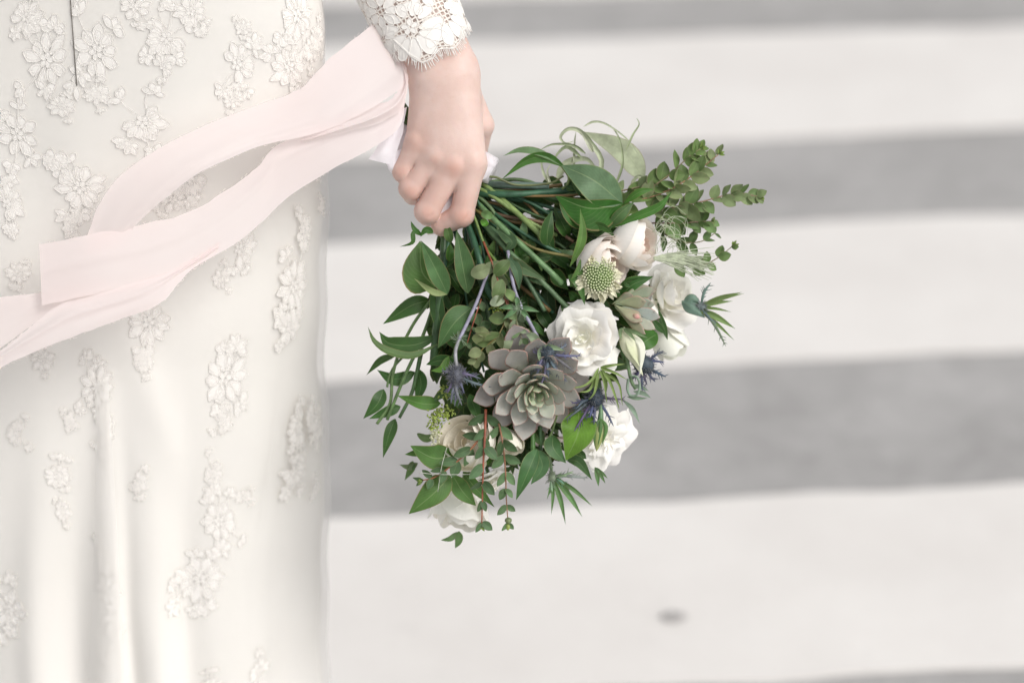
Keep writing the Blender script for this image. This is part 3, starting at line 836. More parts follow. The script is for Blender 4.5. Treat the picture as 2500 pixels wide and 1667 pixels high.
# bow of wrap at the right of the hand
strip([(1085, 350, -70), (1122, 352, -58), (1142, 374, -62)], [(1085, 405, -70), (1110, 412, -62), (1130, 392, -66)], n=20, m=12, wav=(5, .7, .5), seed=10, name='wrap_tail', parent=bq)
strip([(1000, 430, -70), (960, 450, -58), (965, 480, -70)], [(1060, 450, -70), (1040, 480, -60), (1000, 500, -70)], n=20, m=12, wav=(5, .7, .5), seed=12, name='wrap_tail', parent=bq)
for (x, y, r) in ((968, 262, 8), (980, 252, 7), (986, 268, 8), (960, 280, 7), (975, 275, 8), (950, 268, 6)):
    stem([(x + 40, y + 50, -110), (x + 10, y + 12, -95), (x, y - 2, -90)], r, random.choice([(.08, .14, .03), (.05, .10, .03)]))

# ---- stems fanning from the hand (px, py, z, radius, colour)
LG = (.21, .30, .10); TG = (.035, .105, .055); BN = (.19, .12, .045); PU = (.30, .29, .38); RD = (.30, .085, .045); DG = (.05, .10, .035)
ST = [([(1120, 420, -90), (1190, 458, -62), (1312, 566, -30), (1330, 590, -40)], [7, 7], LG), ([(1130, 440, -90), (1200, 478, -75), (1290, 540, -60), (1360, 575, -70)], [5, 5], LG),
      ([(1140, 470, -80), (1205, 535, -48), (1272, 597, -30), (1345, 665, -25), (1372, 692, -40)], [6.5, 7, 7.5], (.13, .24, .10)),
      ([(1130, 480, -80), (1180, 545, -55), (1240, 612, -42), (1310, 675, -38), (1395, 760, -50)], [7, 6.5, 6.5], (.11, .19, .09)),
      ([(1150, 450, -100), (1222, 474, -80), (1310, 479, -70), (1410, 476, -60), (1500, 470, -60)], [3.5, 3], BN),
      ([(1150, 500, -100), (1228, 527, -80), (1330, 546, -70), (1400, 590, -80)], [5, 4.5], (.14, .085, .05)),
      ([(1140, 500, -70), (1200, 538, -50), (1300, 604, -36), (1400, 628, -30)], [4, 4, 3.5], (.17, .15, .05)),
      ([(1130, 520, -60), (1152, 575, -35), (1172, 640, -30), (1188, 700, -40), (1210, 740, -60)], [8, 8, 8], TG),
      ([(1130, 480, -50), (1158, 530, -35), (1183, 598, -25), (1212, 640, -22), (1250, 690, -30)], [3.5, 3.5, 3], (.16, .25, .06)),
      ([(1180, 590, -26), (1205, 650, -22), (1228, 700, -20), (1242, 748, -22), (1258, 800, -30)], [2.8, 2.8, 2.5], RD),
      ([(1120, 470, -80), (1230, 475, -70), (1330, 470, -80), (1420, 460, -90)], [8, 8], TG), ([(1150, 450, -90), (1240, 452, -85), (1340, 455, -90)], [9, 9], (.10, .15, .12)),
      ([(1150, 440, -80), (1205, 432, -70), (1260, 452, -75), (1340, 448, -80), (1376, 430, -80)], [3, 2.5], (.13, .15, .06)),
      ([(1120, 520, -70), (1095, 590, -60), (1085, 660, -55)], [5, 5], TG), ([(1100, 520, -80), (1120, 600, -60), (1140, 690, -55)], [6, 6], TG),
      ([(1180, 500, -80), (1240, 545, -60), (1330, 600, -50), (1420, 640, -60)], [5, 4.5], TG), ([(1160, 520, -80), (1230, 590, -60), (1290, 690, -55), (1330, 760, -60)], [6, 5.5], (.09, .16, .08)),
      ([(1150, 540, -80), (1200, 620, -70), (1250, 720, -70), (1290, 800, -80)], [6, 6], DG), ([(1140, 540, -90), (1160, 640, -90), (1190, 760, -90), (1200, 880, -90)], [6, 6], DG),
      ([(1300, 1040, -60), (1301, 1085, -50), (1303, 1140, -44)], [6, 6], (.07, .17, .04)), ([(1318, 1040, -70), (1320, 1100, -66)], [5, 5], (.05, .12, .04)),
      ([(1085, 560, -70), (1080, 680, -70), (1072, 740, -66), (1062, 840, -72), (1058, 890, -80)], [9, 10, 10], (.045, .10, .035)),
      ([(1063, 730, -80), (1040, 800, -100), (1015, 860, -100), (985, 925, -100), (945, 1025, -95)], [4, 4.5, 4], (.10, .18, .06)),
      ([(1050, 735, -90), (1010, 790, -110), (975, 860, -115), (958, 920, -115), (952, 985, -110), (920, 1035, -105)], [4, 4, 4], (.12, .20, .07)),
      ([(1030, 850, -110), (1020, 900, -110), (1005, 960, -108), (975, 1020, -100)], [6, 5, 4], (.07, .14, .05)),
      ([(985, 870, -120), (962, 895, -120), (950, 920, -118), (945, 945, -115)], [3, 3], (.10, .17, .06)),
      ([(1360, 1010, -40), (1345, 1060, -36), (1325, 1085, -40)], [3, 2.5], (.12, .18, .06))]
for pts, r, c in ST: stem([(x, y, z - (34 if x < 1192 and y < 610 else 0)) for x, y, z in pts], r, c)
rs = random.Random(21)
for i in range(34):
    a = rs.uniform(-.1, 1.5); L = rs.uniform(180, 420); bend = rs.uniform(-40, 40)
    x0, y0 = 1140 + rs.uniform(-25, 35), 470 + rs.uniform(-25, 45); z0 = rs.uniform(-135, -85)
    x1, y1 = x0 + L * math.cos(a), y0 + L * math.sin(a)
    stem([(x0, y0, z0), ((x0 + x1) / 2 + bend * math.sin(a), (y0 + y1) / 2 - bend * math.cos(a), z0 + 15), (x1, y1, rs.uniform(-150, -70))], [rs.uniform(3, 7), rs.uniform(2.5, 5)],
         rs.choice([TG, DG, (.08, .16, .06), (.12, .19, .08), BN]))

# ---- named leaves: points base -> tip
LV = [
 ([(1519, 497, -50), (1450, 440, -18), (1371, 404, -25)], 54, 40, (.13, .185, .13), 'gloss', 'ovate', .10, .15),
 ([(1520, 497, -50), (1440, 508, -20), (1356, 478, -30)], 60, 24, (.022, .090, .014), 'leaf', 'ovate', .16, -.35),
 ([(1440, 548, -60), (1400, 525, -30), (1362, 482, -34)], 28, 36, (.022, .088, .014), 'leaf', 'ovate', .12, 0),
 ([(1378, 408, -70), (1320, 376, -60), (1270, 368, -60), (1228, 381, -66)], 9, 12, (.13, .22, .11), 'leaf', 'lance', .2, .5),
 ([(1382, 410, -70), (1335, 384, -62), (1285, 392, -60), (1225, 438, -66)], 15, 15, (.06, .15, .035), 'gloss', 'lance', .3, -.3),
 ([(1572, 440, -210), (1520, 370, -190), (1424, 322, -200)], 30, 34, (.46, .50, .36), 'euca', 'ovate', .1, 0),
 ([(1440, 490, -70), (1415, 450, -60), (1394, 415, -66)], 22, 22, (.03, .085, .025), 'gloss', 'ovate', .2, .3),
 ([(1335, 600, -30), (1338, 560, -12), (1348, 514, -20)], 26, 16, DK, 'gloss', 'ovate', .25, .4),
 ([(1391, 652, -16), (1415, 600, 0), (1422, 560, 0), (1416, 508, -10)], 13, 13, (.12, .20, .06), 'leaf', 'lance', .35, .3),
 ([(1392, 700, -14), (1412, 665, 0), (1417, 632, -6)], 12, 14, (.10, .17, .06), 'leaf', 'ovate', .3, .3),
 ([(1388, 672, -10), (1412, 690, 0), (1428, 745, -8)], 14, 14, (.06, .13, .04), 'gloss', 'ovate', .25, -.2),
 ([(1483, 556, -60), (1515, 520, -30), (1549, 492, -40)], 13, 19, (.09, .15, .07), 'leaf', 'lance', .2, .3),
 ([(1480, 560, -60), (1560, 528, -30), (1610, 505, -25), (1642, 466, -30)], 15, 10, (.06, .16, .035), 'gloss', 'lance', .3, .2),
 ([(1435, 566, -50), (1468, 552, -28), (1504, 580, -40)], 13, 13, MD, 'gloss', 'ovate', .2, .3),
 ([(1520, 500, -60), (1560, 470, -40), (1598, 462, -50)], 10, 10, (.06, .15, .03), 'leaf', 'lance', .2, 0),
 ([(1424, 486, -70), (1440, 470, -50), (1448, 462, -55)], 9, 9, (.07, .19, .03), 'leaf', 'ovate', .2, 0),
 ([(1062, 700, -50), (1030, 660, -35), (1026, 588, -45)], 58, 26, (.048, .095, .028), 'leaf', 'ovate', .10, 0),
 ([(1092, 718, -25), (1062, 655, -5), (1028, 588, -25)], 24, 30, (.075, .135, .065), 'leaf', 'ovate', .28, -.15),
 ([(1142, 716, -30), (1128, 640, -8), (1115, 563, -30)], 22, 32, (.070, .125, .06), 'leaf', 'ovate', .22, 0),
 ([(1092, 719, -15), (1055, 712, 0), (1010, 679, -15)], 8, 9, (.24, .30, .13), 'leaf', 'lance', .25, 0),
 ([(1050, 732, -110), (1000, 748, -95), (935, 791, -105)], 26, 22, (.032, .085, .026), 'gloss', 'ovate', .12, 0),
 ([(1075, 836, -50), (1010, 868, -30), (954, 860, -25), (915, 835, -28), (898, 797, -40)], 12, 12, (.12, .165, .085), 'leaf', 'lance', .25, .45),
 ([(1076, 818, -70), (1010, 842, -60), (950, 838, -60), (926, 810, -66)], 18, 22, (.028, .075, .022), 'gloss', 'lance', .12, 0),
 ([(967, 868, -130), (930, 880, -120), (894, 916, -128)], 9, 10, (.04, .09, .03), 'gloss', 'lance', .15, 0),
 ([(1013, 908, -130), (965, 925, -118), (921, 903, -125)], 20, 16, (.035, .10, .035), 'gloss', 'ovate', .12, 0),
 ([(1150, 751, -30), (1108, 790, -8), (1069, 850, -25)], 30, 34, (.065, .12, .055), 'leaf', 'ovate', .22, .1),
 ([(1060, 700, -70), (1072, 770, -58), (1082, 830, -70)], 20, 22, (.03, .075, .025), 'gloss', 'ovate', .2, .3),
 ([(937, 950, -125), (922, 985, -112), (887, 1022, -120)], 17, 21, (.030, .085, .028), 'gloss', 'ovate', .12, 0),
 ([(965, 1022, -120), (950, 1060, -110), (935, 1117, -118)], 17, 15, (.028, .080, .025), 'gloss', 'ovate', .12, 0),
 ([(978, 992, -118), (945, 1005, -110), (901, 1022, -116)], 15, 15, (.035, .10, .03), 'gloss', 'ovate', .12, 0),
 ([(1020, 900, -120), (1028, 940, -112), (1015, 985, -116)], 18, 20, (.03, .085, .028), 'gloss', 'ovate', .12, .2),
 ([(1076, 985, -50), (1030, 985, -28), (970, 966, -36)], 17, 22, (.062, .145, .030), 'leaf', 'ovate', .12, .1),
 ([(1110, 1110, -45), (1060, 1118, -22), (1002, 1088, -30)], 34, 38, (.058, .125, .032), 'leaf', 'ovate', .16, .1),
 ([(1100, 1161, -30), (1058, 1205, -8), (998, 1254, -18)], 32, 38, (.075, .14, .045), 'leaf', 'ovate', .12, 0),
 ([(1106, 1160, -40), (1130, 1200, -24), (1162, 1234, -34)], 24, 24, (.07, .135, .045), 'leaf', 'ovate', .12, 0),
 ([(1045, 1100, -55), (1015, 1106, -45), (988, 1109, -46)], 9, 10, (.05, .12, .03), 'leaf', 'ovate', .1, 0),
 ([(1130, 1150, -50), (1160, 1190, -40), (1208, 1238, -45)], 16, 14, (.045, .10, .03), 'leaf', 'lance', .1, 0),
 ([(1020, 1130, -190), (1000, 1140, -185), (975, 1134, -190)], 9, 9, (.16, .22, .12), 'euca', 'ovate', .1, 0),
 ([(1008, 1125, -190), (1003, 1145, -185), (988, 1172, -190)], 11, 11, (.11, .17, .08), 'euca', 'ovate', .1, 0),
 ([(1062, 1062, -120), (1040, 1070, -118), (1018, 1058, -120)], 10, 10, (.15, .19, .11), 'euca', 'round', .1, 0),
 ([(1412, 1000, -30), (1412, 1055, 0), (1381, 1124, -14)], 46, 48, (.115, .20, .030), 'gloss', 'ovate', .10, 0),
 ([(1350, 1062, -30), (1352, 1095, -12), (1382, 1130, -20)], 22, 24, (.045, .10, .045), 'gloss', 'ovate', .15, 0),
 ([(1312, 1096, -28), (1290, 1150, -4), (1260, 1220, -16)], 18, 26, (.038, .095, .040), 'gloss', 'ovate', .18, -.1),
 ([(1310, 1098, -30), (1324, 1140, -10), (1296, 1182, -12)], 22, 22, (.085, .15, .09), 'gloss', 'ovate', .12, .2),
 ([(1384, 1124, -60), (1412, 1128, -50), (1446, 1172, -58)], 16, 12, (.05, .10, .05), 'gloss', 'lance', .15, 0),
 ([(1400, 1095, -60), (1420, 1110, -55), (1432, 1120, -58)], 10, 10, DK, 'gloss', 'lance', .15, 0),
 ([(1555, 700, -50), (1530, 690, -36), (1595, 674, -46)], 8, 24, DK, 'gloss', 'ovate', .1, 0),
 ([(1518, 722, -60), (1545, 695, -40), (1594, 676, -46)], 24, 16, (.028, .082, .022), 'gloss', 'ovate', .12, 0),
 ([(1605, 815, -110), (1580, 830, -80), (1555, 850, -75)], 24, 28, (.040, .125, .020), 'gloss', 'round', .12, 0),
 ([(1625, 815, -110), (1605, 795, -100), (1585, 770, -95)], 9, 9, DK, 'gloss', 'lance', .1, 0),
 ([(1630, 830, -110), (1618, 790, -108), (1606, 750, -104)], 8, 8, DK, 'gloss', 'lance', .1, 0),
 ([(1118, 1298, -160), (1100, 1314, -152), (1076, 1318, -160)], 8, 8, (.14, .20, .11), 'euca', 'ovate', .1, 0),
 ([(1120, 1296, -160), (1120, 1318, -152), (1111, 1338, -160)], 11, 11, (.12, .18, .09), 'euca', 'ovate', .1, 0),
 ([(1030, 575, -30), (1012, 560, -20), (1003, 540, -25)], 7, 7, (.03, .10, .02), 'gloss', 'ovate', .1, 0),
 ([(1058, 568, -30), (1040, 562, -20), (1026, 578, -25)], 9, 10, (.03, .09, .02), 'gloss', 'ovate', .15, 0),
 ([(1024, 560, -30), (1008, 570, -20), (1006, 592, -22), (975, 603, -30)], 7, 6, (.03, .08, .02), 'gloss', 'lance', .2, 0),
 ([(1240, 640, -20), (1270, 650, -6), (1333, 684, -20)], 16, 22, (.085, .125, .075), 'leaf', 'ovate', .2, .1),
 ([(1236, 620, -20), (1262, 660, -4), (1268, 710, -20)], 14, 13, (.075, .12, .085), 'leaf', 'lance', .25, 0),
 ([(1175, 520, -20), (1190, 525, -8), (1202, 532, -14)], 11, 11, (.13, .20, .09), 'gloss', 'round', .2, 0),
 ([(1175, 536, -20), (1184, 545, -8), (1188, 552, -14)], 9, 9, (.08, .20, .03), 'gloss', 'round', .2, 0),
 ([(1215, 560, -40), (1250, 590, -25), (1235, 612, -35)], 16, 16, (.06, .10, .06), 'gloss', 'ovate', .2, 0),
 ([(1120, 900, -60), (1080, 880, -40), (1040, 890, -50)], 18, 18, DK, 'gloss', 'ovate', .2, 0),
 ([(1095, 870, -30), (1082, 900, -18), (1052, 905, -24)], 10, 12, (.10, .19, .04), 'leaf', 'ovate', .2, 0),
 ([(1120, 960, -50), (1090, 955, -36), (1050, 985, -44)], 16, 18, (.06, .10, .05), 'leaf', 'ovate', .2, 0),
]
for L in LV:
    pts, wl, wr, c, m_, kd, fo, ti = L
    leaf(pts, wl, wr, c, m_, None, kd, fo, ti)

# ---- filler foliage inside the bouquet
POLY = [(1120, 560), (1185, 450), (1300, 440), (1440, 430), (1530, 500), (1575, 640), (1590, 760), (1560, 890), (1480, 1000), (1430, 1080), (1330, 1100), (1210, 1150), (1100, 1090), (1075, 960), (1080, 850), (1070, 740), (1040, 660)]
def inside(x, y):
    c = False; j = len(POLY) - 1
    for i in range(len(POLY)):
        xi, yi = POLY[i]; xj, yj = POLY[j]
        if (yi > y) != (yj > y) and x < (xj - xi) * (y - yi) / (yj - yi) + xi: c = not c
        j = i
    return c
def rawleaf(p, w, tilt, n=7, k=5, fold=.25):
    C = curve(W(np.array(p, float)), n); T, N, Bn = frames(C)
    c, s_ = math.cos(tilt), math.sin(tilt); N, Bn = N * c + Bn * s_, Bn * c - N * s_
    t = np.linspace(0, 1, n); w_ = sprof(np.clip(t, .004, .996), 'ovate') * w * PX; s2_ = np.linspace(-1, 1, k)
    v = C[:, None] + Bn[:, None] * (s2_[None] * w_[:, None])[..., None] + N[:, None] * (fold * np.abs(s2_)[None] * w_[:, None])[..., None]
    return v.reshape(-1, 3), gridfaces(n, k), np.stack(np.broadcast_arrays((s2_[None] + 1) / 2, t[:, None]), -1).reshape(-1, 2)
rs = random.Random(33); cnt = 0
stuffs = [Acc(), Acc(), Acc()]
while cnt < 520:
    x, y = rs.uniform(1030, 1610), rs.uniform(430, 1170)
    if not inside(x, y): continue
    a = math.atan2(y - 470, x - 1150) + rs.uniform(-1.0, 1.0)
    L = rs.uniform(45, 100); deep = cnt < 420
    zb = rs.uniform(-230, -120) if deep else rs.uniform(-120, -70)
    x1, y1 = x + L * math.cos(a), y + L * math.sin(a)
    if not inside(x1, y1): continue
    if math.hypot(x - 1150, y - 470) < 120 and not deep: continue
    z1 = zb + rs.uniform(-35, 35); P_ = [(x, y, zb), ((x + x1) / 2, (y + y1) / 2, zb + 16), (x1, y1, z1)]
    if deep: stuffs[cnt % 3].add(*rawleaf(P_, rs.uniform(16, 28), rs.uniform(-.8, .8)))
    else: leaf(P_, rs.uniform(14, 25), None, rs.choice([DK, DK, MD, (.03, .07, .03), (.05, .09, .045), (.035, .085, .03)]), rs.choice(['gloss', 'leaf']), None, 'ovate', .25, rs.uniform(-.9, .9), n=9, k=7)
    cnt += 1
for i in range(130):
    x, y = (rs.gauss(1260, 60), rs.gauss(1085, 38)) if i % 2 else (rs.gauss(1395, 30), rs.gauss(715, 25))
    if y > 1120 or x > 1390 and y > 1000: continue
    a = rs.uniform(-.3, 2.4); L = rs.uniform(40, 75)
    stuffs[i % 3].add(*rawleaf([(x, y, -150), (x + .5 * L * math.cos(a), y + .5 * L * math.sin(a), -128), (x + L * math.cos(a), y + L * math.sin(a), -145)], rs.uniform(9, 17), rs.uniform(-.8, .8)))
for i in range(70):
    x, y = rs.gauss(1092, 18), rs.uniform(570, 900); a = rs.uniform(.6, 2.2); L = rs.uniform(40, 75)
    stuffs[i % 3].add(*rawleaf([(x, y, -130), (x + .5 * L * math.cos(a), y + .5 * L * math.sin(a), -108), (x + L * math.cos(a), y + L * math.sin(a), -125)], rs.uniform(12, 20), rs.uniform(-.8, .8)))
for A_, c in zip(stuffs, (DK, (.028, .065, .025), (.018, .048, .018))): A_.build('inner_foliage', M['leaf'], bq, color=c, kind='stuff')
# leafy young sprigs near the front
for i in range(34):
    x, y = rs.uniform(1090, 1420), rs.uniform(560, 900)
    if not inside(x, y): continue
    a = rs.uniform(0, 6.28); L = rs.uniform(30, 60)
    leaf([(x, y, -62), (x + .5 * L * math.cos(a), y + .5 * L * math.sin(a), -48), (x + L * math.cos(a), y + L * math.sin(a), -60)], rs.uniform(9, 17), None,
         rs.choice([GY, SG2, MD, (.08, .13, .05), DK]), 'leaf', None, rs.choice(['ovate', 'lance']), .25, rs.uniform(-.8, .8), n=9, k=7)

# ---- eucalyptus sprigs
def sprig(pts, nn, L, Wd, stemc, leafc, r=(2.6, 1.2), seed=0, name='eucalyptus_sprig', spread=.95, tipbuds=True, label=None, zj=10, start=.06, budc=(.17, .26, .06)):
    rs = random.Random(seed)
    root = empty(name, W(pts[0]), bq)
    if label: root['label'] = label
    P = curve(np.array(pts, float), 60)
    Cw = W(P); v, f, uv = tubeg(Cw[::2], np.linspace(r[0], r[1], 30) * PX, 6)
    build('stem', v, f, M['stem'], root, uv=uv, color=stemc)
    for i in range(nn):
        t = start + (1 - start - .03) * i / (nn - 1)
        q = P[int(t * 59)]; d = P[min(59, int(t * 59) + 2)] - P[max(0, int(t * 59) - 2)]
        a0 = math.atan2(d[1], d[0])
        flip = (i % 2)
        for sd_ in ((1, -1)):
            if rs.random() < .08: continue
            sc = (1 - .45 * t ** 2) * rs.uniform(.8, 1.15)
            a = a0 + sd_ * spread * rs.uniform(.5, 1.25) * (1.0 if not flip else .75)
            l = L * sc
            zz = rs.uniform(-zj, zj) + (zj * sd_ * .6 if flip else 0)
            p1 = q + np.array([math.cos(a) * l * .5, math.sin(a) * l * .5, zz * .7 + 3]); p2 = q + np.array([math.cos(a) * l, math.sin(a) * l, zz])
            leaf([q, p1, p2], Wd * sc * rs.uniform(.85, 1.15), None, leafc if rs.random() < .7 else tuple(c * .72 for c in leafc), 'euca', root, 'euc', .22, rs.uniform(-1.0, 1.0), n=9, k=7)
    if tipbuds:
        q = P[-1]; a0 = math.atan2(*(P[-1] - P[-5])[[1, 0]])
        for k in range(7):
            a = a0 + rs.uniform(-1.1, 1.1); l = rs.uniform(8, 17)
            leaf([q, q + [math.cos(a) * l * .5, math.sin(a) * l * .5, 4], q + [math.cos(a) * l, math.sin(a) * l, rs.uniform(-4, 6)]], 4, None, budc, 'leaf', root, 'ovate', .3, rs.uniform(-.6, .6), n=6, k=5, name='leaf_bud')
    return root
OL = (.21, .25, .12)
sprig([(1500, 508, -120), (1570, 470, -110), (1630, 430, -100), (1680, 385, -95), (1712, 362, -95)], 11, 50, 19, (.22, .18, .10), (.155, .20, .085), seed=1)
sprig([(1560, 490, -105), (1625, 468, -95), (1675, 440, -90), (1720, 405, -88), (1756, 376, -90)], 10, 50, 19, (.30, .18, .10), (.20, .25, .12), seed=2)
sprig([(1580, 520, -110), (1650, 505, -100), (1715, 492, -95), (1790, 474, -95), (1856, 480, -98)], 13, 50, 19, (.28, .18, .12), (.17, .225, .105), seed=3)
sprig([(1590, 545, -120), (1650, 545, -112), (1700, 542, -110), (1738, 540, -112)], 8, 48, 18, (.25, .17, .12), (.14, .19, .09), seed=4, budc=(.18, .2, .1))
sprig([(1610, 565, -130), (1660, 590, -125), (1710, 590, -122), (1748, 568, -124)], 5, 44, 14, (.22, .2, .12), (.13, .18, .09), seed=5, tipbuds=False)
sprig([(1640, 640, -140), (1700, 650, -132), (1745, 634, -128), (1790, 600, -130)], 5, 38, 15, (.25, .22, .15), (.15, .20, .09), seed=6)
sprig([(1500, 470, -130), (1545, 460, -120), (1590, 450, -115)], 4, 42, 17, (.25, .2, .12), (.17, .22, .11), seed=7, tipbuds=False)
# hanging sprigs with red stems
sprig([(1186, 1000, -20), (1184, 1060, 6), (1180, 1130, 10), (1178, 1200, 8), (1176, 1285, 0)], 7, 50, 15, RD, (.085, .13, .085), (3.8, 1.8), seed=11, spread=.85, label='grey green sprig on a red stem hanging lowest')
sprig([(1182, 1056, 0), (1150, 1095, 6), (1105, 1135, 8), (1060, 1165, 4), (1030, 1172, 0)], 6, 46, 14, (.28, .11, .05), (.09, .135, .085), (3, 1.6), seed=12)
sprig([(1217, 1030, -20), (1228, 1085, -2), (1234, 1150, 0), (1236, 1215, 0), (1241, 1285, -4)], 7, 44, 13, (.26, .12, .06), (.11, .16, .10), (2.8, 1.4), seed=13, tipbuds=False)
0 and sprig([(1186, 1062, -4), (1205, 1100, 6), (1212, 1140, 4)], 3, 36, 15, RD, (.085, .13, .085), (2.6, 1.4), seed=14, tipbuds=False)
0 and sprig([(1198, 1010, -20), (1165, 1040, 4), (1140, 1080, 8)], 3, 34, 14, RD, (.08, .12, .08), (2.4, 1.4), seed=15, tipbuds=False)
sprig([(1198, 632, -20), (1214, 680, -8), (1238, 745, -4), (1252, 800, -6)], 5, 40, 16, RD, (.18, .22, .125), (2.2, 1.6), seed=16, tipbuds=False)
sprig([(1240, 770, -18), (1215, 820, 0), (1180, 850, 4), (1160, 880, 0)], 5, 40, 15, (.24, .18, .05), (.19, .225, .11), (1.8, 1.2), seed=17, tipbuds=False)
sprig([(1262, 760, -20), (1262, 790, 0), (1275, 830, 6)], 4, 34, 13, (.2, .2, .1), (.22, .28, .18), (1.6, 1.2), seed=18, tipbuds=False)
sprig([(1175, 730, -30), (1158, 780, -20), (1140, 840, -20)], 4, 30, 11, RD, (.09, .12, .075), (1.8, 1.2), seed=19, tipbuds=False)
# big single sage leaves near the stems
for (x0, y0, x1, y1, w, c) in ((1195, 655, 1150, 672, 19, (.20, .24, .13)), (1206, 672, 1243, 636, 17, (.10, .13, .06)), (1210, 735, 1226, 682, 17, (.16, .19, .10)), (1232, 728, 1196, 742, 14, (.27, .32, .22)),
                               (1262, 735, 1232, 706, 12, (.17, .21, .10)), (1152, 826, 1212, 830, 18, (.21, .25, .11)), (1160, 802, 1196, 818, 12, (.20, .24, .11)), (1248, 815, 1232, 858, 12, (.22, .27, .17))):
    leaf([(x0, y0, -8), ((x0 + x1) / 2, (y0 + y1) / 2, 4), (x1, y1, -4)], w, None, c, 'euca', None, 'round', .15, random.uniform(-.3, .3))
# seed buds hanging on the right sprig
def bud(c, T, L, Wd, color, parent, mat_='stem', name='bud', ribs=0, n=12, k=12):
    c = W(c); T = unit(np.array(T, float) @ B3)
    t = np.linspace(0, 1, n); w = np.sin(math.pi * np.clip(t, .01, .995) ** .8) ** .8 * Wd * PX
    C = c + np.outer(t * L * PX, T); _, N, Bn = frames(C)
    a = np.arange(k) * 2 * math.pi / k
    ww = w[:, None] * (1 + ribs * np.cos(a * 5)[None] * t[:, None])
    v = C[:, None] + ww[..., None] * (np.cos(a)[None, :, None] * N[:, None] + np.sin(a)[None, :, None] * Bn[:, None])
    uv = np.stack(np.broadcast_arrays(a[None] / 6.283, t[:, None]), -1).reshape(-1, 2)
    return build(name, v.reshape(-1, 3), gridfaces(n, k, True), M[mat_], parent or bq, uv=uv, color=color)
bud((1241, 1262, -2), (0, 1, 0), 18, 9, (.16, .20, .09), None); bud((1240, 1278, -2), (0, 1, 0), 17, 6, (.24, .30, .07), None)

# ---- roses
ROSE = [(2, .20, 150, 0, 1.9), (3, .38, 142, .00, 1.5), (3, .55, 133, .02, 1.4), (3, .72, 124, .06, 1.35), (4, .87, 113, .12, 1.2), (4, 1.0, 99, .22, 1.15)]
BUD = [(2, .25, 155, 0, 1.9), (3, .50, 148, .00, 1.5), (3, .75, 140, .03, 1.4), (4, 1.0, 128, .10, 1.2)]
GARD = [(2, .22, 156, 0, 1.9), (3, .46, 150, .00, 1.5), (3, .72, 140, .02, 1.45), (3, .90, 127, .06, 1.5), (3, 1.0, 112, .13, 1.45)]
CUP = [(2, .25, 155, 0, 1.9), (3, .52, 148, .01, 1.5), (3, .80, 134, .05, 1.5), (4, 1.0, 114, .14, 1.35)]
LISI = [(1, .13, 150, .0, 2.8), (1, .24, 138, .04, 2.5), (2, .38, 122, .10, 1.9), (2, .55, 108, .20, 1.8), (3, .74, 94, .32, 1.45), (3, .92, 82, .42, 1.4), (4, 1.02, 72, .50, 1.2)]
WILD = [(2, .25, 125, .1, 1.8), (3, .5, 105, .35, 1.4), (3, .8, 88, .6, 1.3), (4, 1.0, 75, .75, 1.1)]
